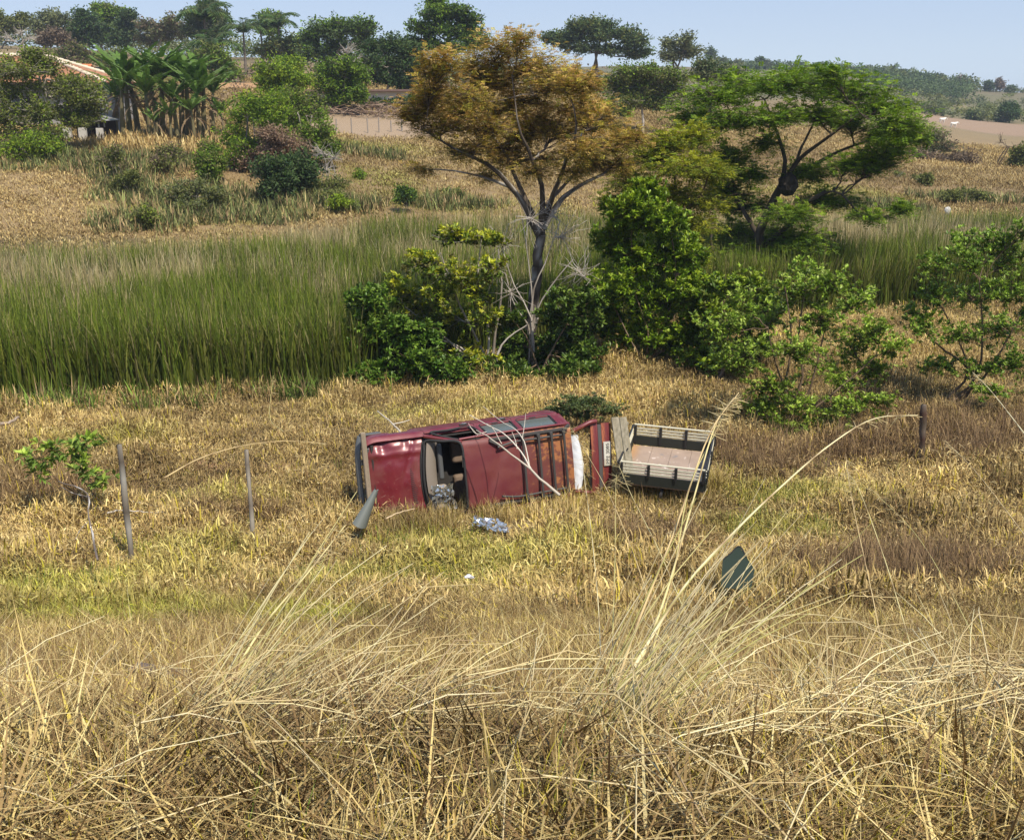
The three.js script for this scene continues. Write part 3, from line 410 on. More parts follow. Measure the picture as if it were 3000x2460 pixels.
// o: limbs [{pts, r:[r0,r1]}], lobes [{c, r, n}], leaf {type, L, W, pal, tips, per, count}, bark
function buildPlant(o) {
  const r = rng(o.seed), wood = new MB(), lf = new MB(), B = BARKS[o.bark ?? 'grey'];
  const bcol = () => { const ph = r() * 9; return (t, k, j) => { const n = noise(k * 0.83 + ph, j * 1.37 + ph, 0.5); return n > 0.24 ? B[2] : n < -0.06 ? B[1] : B[0]; }; };
  const nodes = [];
  for (const l of o.limbs) { const n = l.n ?? 10, pts = smooth(l.pts, n); pts.forEach((p, k) => { if (k && k < n) p.add(V(r.n(), r.n() * 0.5, r.n()).multiplyScalar((l.j ?? 0.25) * l.r[0])); nodes.push([p, lerp(l.r[0], l.r[1], k / n)]); }); wood.tube(pts, (t) => lerp(l.r[0], l.r[1], Math.pow(t, 0.8)), l.r[0] > 0.06 ? 9 : 5, bcol()); }
  const leafAt = (p, dir, tipness) => {
    const L = o.leaf, pal = (L.tips && r() < (L.tipP ?? 0.3) * tipness) ? L.tips : L.pal, c0 = r.pick(pal), k = r.in(0.75, 1.25), c = c0.map((q) => q * k);
    if (L.type === 'spray') { // a feathery leaf: rachis with paired leaflets
      const d = dir.clone().normalize(), s0 = d.clone().cross(V(0, 1, 0)); if (s0.lengthSq() < 0.01) s0.set(1, 0, 0); s0.normalize(); const up = s0.clone().cross(d).normalize(), n = L.pairs ?? 4;
      for (let i = 1; i <= n; i++) { const q = p.clone().addScaledVector(d, L.L * i / n); q.y -= L.L * 0.25 * (i / n) * (i / n); const w = L.W * (i === n ? 0.7 : 1); for (const e of [-1, 1]) lf.leaf(q, s0.clone().multiplyScalar(e).addScaledVector(d, 0.55).addScaledVector(up, r.s(0.3)).normalize(), up.clone().addScaledVector(d, r.s(0.4)), w * r.in(0.8, 1.2), w * 0.42, ((k) => c.map((x) => x * k))(r.in(0.8, 1.2)), 0.1); }
    } else if (L.type === 'whorl') { // leaves radiating from a twig tip
      const n = L.per ?? 6; for (let i = 0; i < n; i++) { const d = dir.clone().normalize().multiplyScalar(0.6).add(V(r.s(), r.s(0.7) + 0.15, r.s())).normalize(); lf.leaf(p, d, V(r.s(0.6), 1, r.s(0.6)), L.L * r.in(0.7, 1.25), L.W * r.in(0.8, 1.2), ((k) => c.map((x) => x * k))(r.in(0.8, 1.2))); }
    } else { const n = L.per ?? 3; for (let i = 0; i < n; i++) { const d = V(r.s(), r.s(0.8), r.s()).addScaledVector(dir, 0.5).normalize(); lf.leaf(p.clone().add(V(r.s(L.L), r.s(L.L), r.s(L.L))), d, V(r.s(), r() + 0.2, r.s()), L.L * r.in(0.7, 1.3), L.W * r.in(0.8, 1.2), ((k) => c.map((x) => x * k))(r.in(0.8, 1.2))); } }
  };
  for (const lb of o.lobes) {
    let best = null, bd = 1e9; for (const nd of nodes) { const dd = nd[0].distanceTo(lb.c) * (1 + Math.max(0, nd[0].y - lb.c.y) * 0.6) ; if (dd < bd && nd[1] > (o.minR ?? 0.004)) { bd = dd; best = nd; } }
    const r0 = Math.min(best[1] * 0.75, (o.limbR ?? 0.05)), spine = curvePts(best[0], lb.c, -0.12 * best[0].distanceTo(lb.c), 7, r, 0.05 * best[0].distanceTo(lb.c));
    wood.tube(spine, (t) => lerp(r0, Math.max(r0 * 0.35, o.twigR ?? 0.008), t), 5, bcol());
    for (let k = 0; k < lb.n; k++) {
      const v = V(r.n(), r.n() * 0.9, r.n()); v.normalize().multiplyScalar(Math.pow(r(), 0.4)); if (o.flat && v.y < 0) v.y *= o.flat;
      const e = V(lb.c.x + v.x * lb.r.x, lb.c.y + v.y * lb.r.y, lb.c.z + v.z * lb.r.z), s = spine[Math.min(7, 3 + Math.floor(r() * 5))];
      const tw = curvePts(s, e, r.s(0.12) * s.distanceTo(e), 4, r, 0.04 * s.distanceTo(e));
      wood.tube(tw, (t) => lerp(o.twigR ?? 0.008, (o.twigR ?? 0.008) * 0.5, t), 3, B[k % 2], false);
      if (lb.bare) continue;
      const dir0 = e.clone().sub(s).normalize(), cnt = o.leaf.count ?? 6;
      for (let q = 0; q < cnt; q++) { const t = 1 - Math.pow(r(), 1.5) * 0.75, idx = t * 4, i0 = Math.min(3, Math.floor(idx)), p = tw[i0].clone().lerp(tw[i0 + 1], idx - i0), J = o.leaf.jit ?? 0.1; p.add(V(r.s(J), r.s(J), r.s(J))); const dir = dir0.clone().multiplyScalar(0.5).add(V(r.s(), r.s(0.45) + (o.leaf.up ?? 0), r.s())).normalize(); leafAt(p, dir, clamp(v.y * 0.8 + 0.5)); }
    }
  }
  return { wood, lf };
}
function plantThing(name, label, cat, o, base, group) {
  const { wood, lf } = buildPlant(o), t = thing(name, label, cat, base, group);
  part(o.trunkName ?? 'trunk', wood.geo(base), bark, t);
  if (lf.tris) part(o.crownName ?? 'crown', lf.geo(base), o.gloss ? glossLeafM : leafM, t);
  TRIS += wood.tris + lf.tris; return t;
}
// lobes from the photograph's outline: [px, py, rx, ry, depth offset, twigs]; radii in photo pixels at that depth
const pxm = (px, py, d) => { const p = at(px, py, d); return (d * cP + (EYE - p.y) * sP) / FPX; }; // metres per photo pixel there
function lobesAt(list, D, r, dz, nk = 1, rk = 1) { return list.map((l) => { const d = D + (l[4] ?? r.s(dz)), k = pxm(l[0], l[1], d), rx = l[2] * k * rk, ry = l[3] * k * rk; return { c: at(l[0], l[1], d), r: V(rx, ry, Math.max(rx * 0.8, ry * 0.6)), n: Math.round((l[5] ?? 24) * nk), bare: l[6] }; }); }
const path = (D, ...a) => a.map((q) => at(q[0], q[1], D + (q[2] ?? 0)));

// the two big trees by the marsh
{
  const D = 27.4, r = rng(31), base = onG(1562, D); base.y -= 0.1;
  const limbs = [
    { pts: [base, ...path(D, [1555, 960], [1568, 840], [1578, 740], [1585, 650])], r: [0.185, 0.125], n: 26, j: 0.2 },
    { pts: path(D, [1582, 690], [1540, 610], [1490, 540], [1425, 480, -.3], [1340, 440, -.8], [1240, 380, -1]), r: [0.115, 0.018], j: 0.35 },
    { pts: path(D, [1560, 630], [1530, 560, .4], [1490, 470, .8], [1440, 380, 1.2], [1420, 250, 1.4]), r: [0.085, 0.012], j: 0.4 },
    { pts: path(D, [1586, 650], [1590, 560, -.3], [1560, 470, -.5], [1520, 370, -.9], [1500, 220, -.9]), r: [0.095, 0.012], j: 0.4 },
    { pts: path(D, [1590, 670], [1640, 590, .2], [1700, 540, .6], [1780, 500, 1], [1830, 440, 1.3]), r: [0.10, 0.014], j: 0.4 },
    { pts: path(D, [1595, 640], [1630, 550, -.6], [1660, 460, -1.2], [1690, 380, -1.6], [1670, 280, -1.7]), r: [0.085, 0.012], j: 0.4 },
    { pts: path(D, [1600, 600], [1690, 500, 1.2], [1760, 400, 2]), r: [0.06, 0.02] },
    { pts: path(D, [1500, 550], [1420, 520, 1], [1330, 500, 1.8], [1250, 495, 2]), r: [0.05, 0.012] },
  ];
  const lobes = lobesAt([[1475, 140, 110, 55], [1380, 180, 110, 55], [1570, 185, 110, 50], [1290, 175, 80, 40], [1660, 235, 100, 55], [1260, 270, 90, 55], [1360, 280, 110, 60], [1470, 250, 110, 60], [1560, 290, 110, 60], [1700, 300, 90, 55], [1215, 330, 70, 45, -.8], [1290, 370, 90, 45, -.8], [1420, 370, 100, 55], [1530, 390, 100, 50], [1640, 370, 100, 55], [1760, 350, 80, 55], [1790, 420, 90, 50], [1850, 400, 60, 50, 1.2, 18], [1715, 440, 80, 45], [1360, 440, 80, 36, -.6, 18], [1470, 470, 90, 34, null, 16], [1590, 460, 90, 32, null, 12], [1250, 495, 60, 16, 2, 9], [1820, 490, 60, 40, 1.2, 14], [1470, 430, 100, 40], [1570, 500, 70, 24, null, 10], [1420, 510, 60, 20, null, 8], [1750, 480, 60, 30], [1420, 230, 90, 50], [1330, 320, 90, 50], [1450, 325, 90, 50], [1610, 235, 90, 50], [1590, 350, 90, 50], [1700, 250, 80, 46], [1680, 500, 70, 26, null, 10], [1530, 110, 40, 25, null, 9]], D, r, 2.0, 2.75, 1.16);
  plantThing('brown_tree', 'tall tree with russet brown crown and pale forked trunk beside the marsh', 'tree', { seed: 41, bark: 'mottled', limbs, lobes, limbR: 0.045, twigR: 0.009, flat: 0.6, leaf: { type: 'spray', L: 0.17, W: 0.07, pairs: 4, count: 11, jit: 0.14, tipP: 1.1, pal: [[0.25, 0.20, 0.018], [0.31, 0.22, 0.03], [0.21, 0.195, 0.015], [0.36, 0.25, 0.035], [0.16, 0.17, 0.014]], tips: [[0.54, 0.36, 0.09], [0.50, 0.39, 0.06], [0.58, 0.40, 0.13], [0.46, 0.39, 0.04], [0.52, 0.31, 0.09]] } }, base);
}
{
  const D = 37, r = rng(32), base = onG(2250, D); base.y -= 0.1;
  const limbs = [
    { pts: [base, ...path(D, [2235, 760], [2225, 690], [2250, 620]), at(2290, 545, D)], r: [0.2, 0.13] },
    { pts: path(D, [2240, 720], [2310, 660, -.3], [2370, 590, -.6], [2420, 560, -.8]), r: [0.11, 0.05] },
    { pts: path(D, [2225, 690], [2180, 620, .4], [2150, 540, .8], [2130, 430, 1.2]), r: [0.10, 0.03] },
    { pts: path(D, [2290, 545], [2300, 460, .2], [2270, 370, .4], [2240, 290, .6]), r: [0.10, 0.03] },
    { pts: path(D, [2295, 530], [2350, 460, -.4], [2430, 400, -.8], [2520, 330, -1.4]), r: [0.10, 0.03] },
    { pts: path(D, [2300, 540], [2390, 480, .6], [2490, 430, 1.2], [2620, 390, 1.4]), r: [0.10, 0.025] },
    { pts: path(D, [2310, 530], [2350, 430, 1.5], [2400, 330, 2.4]), r: [0.08, 0.025] },
    { pts: path(D, [2370, 590, -.6], [2450, 560, -1.2], [2540, 640, -1.6], [2640, 620, -1.8]), r: [0.06, 0.015] },
    { pts: path(D, [2130, 800, -1.5], [2085, 720, -1.5], [2090, 640, -1.3]), r: [0.06, 0.03] },
  ];
  const lobes = lobesAt([[2090, 280, 110, 45], [2180, 255, 110, 45], [2290, 240, 120, 48], [2400, 240, 120, 45], [2500, 265, 110, 50], [2590, 310, 100, 55], [2650, 370, 80, 55], [2690, 400, 50, 40, null, 14], [2590, 400, 100, 45], [2490, 350, 100, 45], [2380, 330, 110, 42], [2260, 340, 100, 40], [2150, 350, 100, 45], [2040, 340, 90, 45], [2240, 420, 80, 34, null, 14], [2560, 470, 80, 36, null, 18], [2600, 440, 80, 36], [2490, 480, 70, 26, null, 12], [2190, 510, 100, 32], [2370, 510, 80, 32], [2130, 460, 80, 40], [2430, 585, 110, 36], [2320, 630, 100, 36], [2560, 630, 80, 22, -1.7, 12], [2640, 610, 40, 18, -1.8, 8], [2170, 600, 100, 40], [2250, 700, 120, 50, null, 34], [2360, 710, 90, 44, null, 30], [2220, 780, 120, 50, null, 36], [2330, 790, 90, 44, null, 24], [2140, 680, 70, 50], [2130, 560, 80, 40], [2330, 215, 60, 24, null, 9], [2440, 210, 60, 22, null, 9]], D, r, 2.3, 3.4, 1.28);
  plantThing('green_tree', 'spreading bright green tree with dark crooked limbs and a nest in its fork', 'tree', { seed: 42, bark: 'dark', limbs, lobes, limbR: 0.05, twigR: 0.011, flat: 0.45, leaf: { type: 'spray', L: 0.24, W: 0.115, pairs: 4, count: 9, jit: 0.14, tipP: 0.6, pal: [[0.12, 0.22, 0.006], [0.15, 0.26, 0.008], [0.085, 0.17, 0.007], [0.18, 0.28, 0.01]], tips: [[0.23, 0.34, 0.012], [0.26, 0.36, 0.015]] } }, base);
  const np = at(2310, 540, D - 0.4), nest = new THREE.IcosahedronGeometry(0.33, 4), P = nest.attributes.position;
  for (let k = 0; k < P.count; k++) { const v = V(P.getX(k), P.getY(k) * 1.1, P.getZ(k)), n = 1 + 0.5 * fbm(v.x * 4, v.y * 4, 3, v.z * 4) + 0.1 * noise(v.x * 14, v.y * 14, v.z * 14); P.setXYZ(k, v.x * n, v.y * n, v.z * n); }
  nest.computeVertexNormals();
  const t = sh(new THREE.Mesh(nest, M(0.022, 0.016, 0.012, 0.95))); t.name = 'termite_nest'; t.position.copy(np); tag(t, 'black rounded termite nest in the fork of the spreading green tree', 'nest'); scene.add(t);
}
{ // yellow-green tree between the two
  const D = 31.5, r = rng(33), base = onG(1990, D);
  const limbs = [{ pts: [base, ...path(D, [1985, 860], [1975, 720], [1980, 600])], r: [0.1, 0.06] }, { pts: path(D, [1978, 700], [1900, 600, .5], [1870, 530, .8]), r: [0.05, 0.02] }, { pts: path(D, [1980, 640], [2060, 560, -.5], [2080, 480, -.6]), r: [0.05, 0.02] }, { pts: path(D, [1980, 600], [1975, 500], [1960, 430]), r: [0.05, 0.02] }];
  const lobes = lobesAt([[1965, 420, 80, 46], [2030, 400, 70, 40], [1900, 470, 90, 46], [2000, 490, 100, 46], [2080, 500, 80, 40], [1850, 540, 90, 42], [1960, 570, 110, 44], [2060, 590, 100, 44], [1800, 590, 60, 36, null, 14], [1900, 640, 100, 44], [2040, 660, 90, 44], [1990, 740, 100, 50]], D, r, 1.2, 3.6, 1.25);
  plantThing('lime_tree', 'fine leaved yellow green tree standing between russet tree and spreading green tree', 'tree', { seed: 43, bark: 'brown', limbs, lobes, limbR: 0.03, twigR: 0.009, flat: 0.5, leaf: { type: 'spray', L: 0.2, W: 0.095, pairs: 4, count: 9, jit: 0.12, tipP: 0.7, pal: [[0.20, 0.265, 0.008], [0.25, 0.30, 0.01], [0.15, 0.22, 0.008], [0.29, 0.30, 0.012]], tips: [[0.34, 0.36, 0.012], [0.38, 0.37, 0.02]] } }, base);
}
// shrubs at the edge of the marsh
function shrub(name, label, cat, D, bx, seed, stems, lobeList, leaf, ex = {}) {
  const r = rng(seed), base = onG(bx, D), limbs = stems.map((s) => ({ pts: [base.clone().add(V(r.s(0.15), -0.05, r.s(0.15))), ...path(D, ...s)], r: [ex.r0 ?? 0.04, ex.r1 ?? 0.014], n: 8 }));
  ex.nk = (ex.nk ?? 1) * 2.1;
  return plantThing(name, label, cat, { seed: seed + 500, bark: ex.bark ?? 'brown', limbs, lobes: lobesAt(lobeList, D, r, ex.dz ?? 0.9, ex.nk ?? 1, ex.rk ?? 1.18), limbR: 0.022, twigR: ex.twigR ?? 0.006, leaf, gloss: ex.gloss ?? true, trunkName: 'stem', crownName: 'foliage' }, base, ex.group);
}
const GLOSS = { type: 'whorl', L: 0.15, W: 0.062, per: 7, count: 6, jit: 0.05, up: 0.3, pal: [[0.15, 0.25, 0.010], [0.185, 0.295, 0.012], [0.11, 0.195, 0.010], [0.22, 0.32, 0.016]], tips: [[0.31, 0.42, 0.025], [0.36, 0.45, 0.03]], tipP: 0.6 };
shrub('glossy_shrub', 'dense glossy green shrub, tallest of the thicket beside the russet tree', 'shrub', 27, 1920, 61, [[[1900, 980], [1860, 850], [1850, 700]], [[1950, 950], [1980, 800], [1960, 650]], [[2000, 980], [2050, 860]], [[1850, 1000], [1790, 880]]],
  [[1850, 610, 90, 60], [1930, 650, 100, 70], [1800, 700, 80, 70], [1880, 760, 120, 80], [1990, 740, 100, 80], [1800, 840, 90, 70], [1920, 880, 120, 80], [2030, 860, 90, 80], [1850, 970, 110, 70], [1980, 990, 110, 70], [2070, 960, 70, 70], [1900, 560, 60, 40], [1770, 930, 60, 60]], GLOSS, { nk: 2.2, rk: 1.02 });
shrub('yellow_tipped_shrub', 'open shrub with yellow tipped leaves and bare grey branches before the reeds', 'shrub', 26, 1430, 62, [[[1400, 1000], [1340, 880], [1290, 740]], [[1430, 960], [1400, 820], [1410, 700]], [[1350, 1030], [1240, 940], [1160, 880]], [[1470, 1010], [1560, 940]], [[1380, 1040], [1310, 1000], [1230, 990]], [[1450, 980], [1470, 860], [1460, 730]]],
  [[1350, 690, 90, 26, 0.2, 22], [1430, 700, 60, 24, 0.3, 14], [1240, 770, 70, 45, null, 18], [1320, 800, 80, 50, null, 14], [1390, 850, 70, 60, null, 16], [1180, 860, 60, 50, null, 14], [1240, 900, 70, 50, null, 14], [1330, 930, 70, 50, null, 12], [1290, 860, 70, 50, null, 12], [1450, 790, 50, 50, null, 8], [1420, 930, 60, 50, null, 12], [1210, 980, 70, 40, null, 14], [1310, 1020, 80, 40, null, 14], [1400, 1050, 70, 36, null, 12], [1160, 820, 40, 30, null, 8]], { ...GLOSS, count: 4, pal: [[0.15, 0.225, 0.014], [0.19, 0.26, 0.018], [0.11, 0.17, 0.014], [0.15, 0.14, 0.03]], tips: [[0.48, 0.50, 0.03], [0.56, 0.55, 0.04], [0.38, 0.43, 0.03]], tipP: 0.75 }, { bark: 'pale', r0: 0.05 });
shrub('leafy_shrub', 'low dark green leafy shrub against the tall green reeds', 'shrub', 25.4, 1130, 63, [[[1110, 1000], [1080, 920]], [[1150, 1010], [1190, 930]]], [[1080, 880, 70, 46], [1050, 940, 60, 50], [1110, 970, 80, 60], [1060, 1020, 60, 60], [1150, 1040, 80, 60], [1180, 960, 60, 50], [1220, 1050, 80, 50], [1100, 1090, 80, 40], [1280, 1080, 80, 40], [1180, 1110, 90, 30], [1240, 980, 60, 50], [1340, 1100, 70, 26]], { ...GLOSS, L: 0.14, pal: [[0.09, 0.185, 0.014], [0.12, 0.22, 0.018], [0.065, 0.14, 0.012]], tips: [[0.2, 0.31, 0.035]] }, { nk: 1.1 });
shrub('undergrowth_shrub', 'shady leafy undergrowth round the foot of the pale forked trunk', 'shrub', 25.8, 1580, 64, [[[1560, 1030], [1540, 980]], [[1620, 1020], [1660, 950]]], [[1540, 1040, 80, 40], [1640, 1010, 80, 50], [1700, 950, 70, 60], [1620, 930, 60, 40, null, 14], [1440, 1070, 80, 36], [1330, 1070, 90, 40], [1720, 1040, 70, 50], [1500, 1000, 60, 40], [1480, 1085, 70, 30], [1570, 1090, 80, 26], [1680, 1085, 80, 30], [1500, 930, 50, 36, null, 9], [1650, 870, 50, 40, null, 9], [1400, 1090, 70, 26], [1720, 880, 50, 50]], { ...GLOSS, pal: [[0.085, 0.155, 0.015], [0.12, 0.195, 0.02], [0.06, 0.115, 0.012]], tips: [[0.21, 0.29, 0.04]], tipP: 0.3, count: 5 });
// leafless saplings round the trunk
shrub('bare_sapling', 'leafless grey sapling with many thin upright twigs before the forked trunk', 'shrub', 26.3, 1560, 65, [[[1560, 950], [1500, 820], [1460, 690]], [[1565, 930], [1620, 830], [1680, 760]], [[1560, 900], [1550, 780], [1530, 640]], [[1570, 940], [1660, 900], [1730, 820]], [[1560, 860], [1600, 760], [1640, 650]], [[1550, 960], [1510, 900], [1480, 800]]],
  [[1480, 700, 60, 90, null, 20, true], [1560, 640, 70, 80, null, 18, true], [1650, 690, 80, 90, null, 20, true], [1690, 790, 80, 80, null, 18, true], [1440, 780, 60, 80, null, 13, true], [1620, 620, 70, 80, null, 14, true], [1500, 860, 70, 70, null, 12, true], [1700, 900, 60, 60, null, 10, true]], GLOSS, { bark: 'pale', r0: 0.035, r1: 0.012, twigR: 0.008 });
const SPARSE = { type: 'whorl', L: 0.10, W: 0.043, per: 6, count: 5, jit: 0.05, up: 0.4, pal: [[0.19, 0.29, 0.022], [0.23, 0.33, 0.03], [0.14, 0.225, 0.018], [0.18, 0.24, 0.03]], tips: [[0.38, 0.50, 0.07], [0.44, 0.54, 0.10], [0.32, 0.45, 0.045]], tipP: 0.75 };
shrub('open_shrub', 'large open light green shrub behind the trailer box, its twigs reaching up', 'shrub', 21, 2340, 66, [[[2330, 1200], [2280, 1090], [2250, 960]], [[2350, 1190], [2390, 1080], [2420, 950]], [[2380, 1200], [2480, 1120], [2570, 1040]], [[2320, 1210], [2230, 1150], [2160, 1080]], [[2350, 1120], [2340, 980], [2360, 850]], [[2300, 1120], [2320, 980], [2300, 840]]],
  [[2370, 790, 60, 40, null, 13], [2330, 850, 80, 50, null, 18], [2440, 830, 70, 40, null, 16], [2520, 880, 70, 40, null, 16], [2250, 930, 70, 60, null, 16], [2400, 930, 90, 60, null, 20], [2570, 960, 80, 50, null, 16], [2490, 1010, 90, 60, null, 18], [2190, 1030, 80, 60, null, 18], [2330, 1030, 90, 60, null, 18], [2430, 1100, 100, 60, null, 20], [2560, 1080, 80, 50, null, 16], [2260, 1130, 90, 50, null, 18], [2350, 1190, 90, 50, null, 14], [2480, 1190, 80, 40, null, 12], [2620, 1020, 50, 40, null, 10], [2110, 960, 70, 60, null, 16], [2130, 1060, 80, 50, null, 18], [2170, 870, 50, 50, null, 10], [2240, 1200, 80, 40, null, 14], [2420, 1240, 90, 34, null, 14], [2560, 1180, 70, 40, null, 12], [2320, 1255, 70, 24, null, 9]], SPARSE, { r0: 0.035 , nk: 1.15});
shrub('edge_shrub', 'tall thin leaved shrub at the frame edge behind the charred post', 'shrub', 22.5, 2855, 67, [[[2850, 1140], [2820, 1020], [2760, 900]], [[2860, 1110], [2880, 980], [2870, 820]], [[2870, 1120], [2950, 1000], [3010, 880]], [[2840, 1090], [2760, 1020], [2700, 960]]],
  [[2900, 700, 70, 50, null, 14], [2830, 750, 70, 50, null, 16], [2970, 740, 70, 60, null, 18], [2730, 850, 70, 50, null, 16], [2830, 860, 90, 60, null, 18], [2940, 850, 90, 60, null, 20], [2710, 960, 60, 50, null, 12], [2800, 980, 90, 50, null, 14], [2930, 960, 90, 60, null, 18], [3020, 880, 70, 90, null, 20], [2980, 1060, 80, 70, null, 16], [2680, 910, 50, 40, null, 8], [2760, 1070, 80, 40, null, 12], [2880, 1080, 90, 40, null, 14], [2740, 770, 50, 40, null, 10], [2820, 690, 50, 30, null, 8], [3000, 660, 50, 40, null, 10], [2920, 1150, 80, 30, null, 10]], { ...SPARSE, pal: [[0.15, 0.25, 0.018], [0.19, 0.29, 0.025], [0.11, 0.19, 0.016]], tips: [[0.29, 0.42, 0.05], [0.34, 0.46, 0.06]] }, { r0: 0.04, nk: 1.1 });
shrub('middle_shrub', 'leafy shrub closing the gap between dense glossy shrub and open light green shrub', 'shrub', 25, 2150, 70, [[[2140, 1000], [2120, 900]], [[2180, 1000], [2210, 880]]], [[2120, 850, 70, 50], [2190, 840, 70, 50], [2240, 900, 60, 50], [2110, 930, 70, 50], [2190, 950, 80, 50], [2130, 1020, 80, 40], [2220, 1020, 70, 40], [2060, 1050, 70, 30]], { ...GLOSS, pal: [[0.13, 0.21, 0.012], [0.16, 0.24, 0.016], [0.09, 0.16, 0.012], [0.17, 0.2, 0.02]] }, { nk: 0.9 });
shrub('low_shrub', 'small dusty green shrub on dry grass just behind the car tailgate', 'shrub', 20.3, 1710, 68, [[[1690, 1170], [1670, 1150]], [[1730, 1170], [1750, 1150]]], [[1680, 1185, 60, 22, null, 24], [1740, 1178, 50, 22, null, 22], [1635, 1205, 50, 16, null, 16], [1790, 1200, 50, 18, null, 16], [1700, 1215, 70, 14, null, 18]], { ...SPARSE, L: 0.07, W: 0.03, pal: [[0.08, 0.12, 0.03], [0.11, 0.15, 0.04], [0.06, 0.09, 0.025]], tips: [[0.16, 0.2, 0.06]] }, { r0: 0.015, r1: 0.008, dz: 0.5 });
shrub('weed_plant', 'broad leaved green weed among dead stems near the first fence post', 'plant', 15.5, 190, 69, [[[150, 1390], [120, 1340]], [[200, 1400], [210, 1330]], [[240, 1400], [260, 1330]]], [[100, 1340, 50, 34, 0, 8], [150, 1310, 40, 26, 0, 7], [210, 1325, 50, 30, 0.1, 9], [250, 1290, 40, 20, 0, 8], [230, 1370, 36, 30, -0.2, 6], [290, 1400, 34, 24, 0, 6], [110, 1390, 34, 24, 0, 5]], { ...SPARSE, L: 0.15, W: 0.06, per: 5, count: 3, up: -0.1, pal: [[0.17, 0.27, 0.04], [0.22, 0.33, 0.06], [0.13, 0.2, 0.03]] }, { nk: 0.42, r0: 0.012, r1: 0.006, twigR: 0.004, gloss: false });
// ---------------------------------------------------------------- trees, palms and bananas on the far side
const PAL = {
  green: [[0.145, 0.248, 0.016], [0.190, 0.293, 0.020], [0.099, 0.182, 0.014], [0.229, 0.330, 0.025]],
  lime: [[0.244, 0.344, 0.020], [0.312, 0.388, 0.025], [0.190, 0.278, 0.018]],
  dark: [[0.052, 0.111, 0.018], [0.064, 0.118, 0.022], [0.031, 0.069, 0.018], [0.093, 0.138, 0.024]],
  olive: [[0.152, 0.175, 0.040], [0.199, 0.220, 0.050], [0.107, 0.132, 0.030], [0.229, 0.234, 0.060]],
  grey: [[0.187, 0.207, 0.083], [0.237, 0.249, 0.105], [0.129, 0.158, 0.066]],
  bluish: [[0.093, 0.145, 0.046], [0.122, 0.172, 0.057], [0.071, 0.118, 0.039]],
  dry: [[0.22, 0.16, 0.10], [0.17, 0.125, 0.08], [0.27, 0.20, 0.13]],
  pink: [[0.36, 0.24, 0.16], [0.30, 0.19, 0.13], [0.42, 0.30, 0.20], [0.22, 0.16, 0.09]],
};
// a crown drawn from the photograph: outline lobes at depth D, leaves sized for that distance
function farTree(name, label, cat, D, bx, seed, lobes, pal, ex = {}) {
  if ((ex.cat2 || ex.ground) && D < 130) { let bt = 0; for (const l of lobes) bt = Math.max(bt, l[1] + l[3]); D = -gp(bx, bt - 4).z; }
  const r = rng(seed), base = ex.base ?? onG(bx, D), L = ex.leaf ?? D * 0.0028, c0 = at(lobes[0][0], lobes[0][1], D);
  const lb = lobesAt(lobes.map((l) => [l[0], l[1], l[2], l[3], l[4], l[5] ?? 22, l[6]]), D, r, ex.dz ?? 1.5, (ex.nk ?? 1) * (D < 130 ? 1.5 : 1.2), D < 130 ? 1.2 : 1.06);
  const top = lb.reduce((a, l) => Math.max(a, l.c.y), 0), H0 = Math.max(0.8, top - base.y), cx = lb.reduce((a, l) => a + l.c.x, 0) / lb.length, cz = -D, n = ex.stems ?? 1, limbs = [];
  for (let k = 0; k < n; k++) { const o = V(r.s(0.04) * H0 * (n > 1 ? 3 : 1), 0, r.s(0.04) * H0), q = V(lerp(base.x, cx, 0.5), base.y + H0 * (ex.fork ?? 0.35), cz).add(o).add(V(r.s(0.08) * H0 * (n - 1), 0, 0)); limbs.push({ pts: [base.clone().add(o).add(V(0, -0.2, 0)), q, V(cx + r.s(0.12) * H0, base.y + H0 * 0.75, cz)], r: [H0 * (ex.tr ?? 0.03), H0 * 0.012], n: 6 }); }
  return plantThing(name, label, cat, { seed: seed + 900, bark: ex.bark ?? 'grey', limbs, lobes: lb, minR: 0, limbR: H0 * 0.012, twigR: Math.max(0.012, D * 0.00022), flat: ex.flat ?? 0.7, leaf: { type: 'plain', L, W: L * 0.55, per: ex.per ?? 4, count: ex.count ?? 7, jit: L * 0.8, pal: PAL[pal], tips: ex.tips && PAL[ex.tips], tipP: ex.tipP ?? 0.6 }, trunkName: ex.cat2 ? 'stem' : 'trunk', crownName: ex.cat2 ? 'foliage' : 'crown' }, base, ex.group);
}
const SH = { cat2: 1, fork: 0.15, tr: 0.012, stems: 3 };
// behind the marsh, from the house to the brown tree
farTree('thicket_tree', 'sparse olive tree with pale crooked branches hiding the tiled farmhouse', 'tree', 62, 120, 101, [[60, 200, 80, 40], [140, 190, 50, 30], [20, 260, 70, 50], [130, 260, 90, 50], [230, 260, 60, 40], [60, 330, 90, 50], [170, 330, 80, 45], [270, 320, 50, 40], [40, 390, 80, 45], [140, 390, 60, 40], [250, 290, 60, 30], [200, 240, 70, 30], [100, 160, 40, 24], [280, 270, 50, 40], [240, 350, 60, 30], [100, 330, 60, 50], [-20, 330, 60, 60], [20, 200, 50, 40]], 'olive', { stems: 3, fork: 0.25, tr: 0.02, bark: 'pale', tips: 'lime', tipP: 0.35, nk: 1.5 });
farTree('low_bush', 'low spreading green bush below the sparse olive tree by the shed', 'bush', 54, 80, 102, [[40, 430, 70, 36], [120, 420, 60, 36], [90, 455, 80, 24], [10, 450, 60, 30], [165, 430, 30, 24]], 'lime', { ...SH, tips: 'green', nk: 1.2 });
farTree('big_bush', 'big mid green bush with yellowish middle beside the banana clump', 'bush', 57, 770, 103, [[770, 290, 70, 40], [720, 330, 70, 50], [800, 340, 70, 50], [690, 400, 60, 50], [750, 430, 70, 50], [820, 420, 60, 50], [700, 460, 50, 40]], 'green', { ...SH, tips: 'lime', tipP: 0.5, nk: 2 });
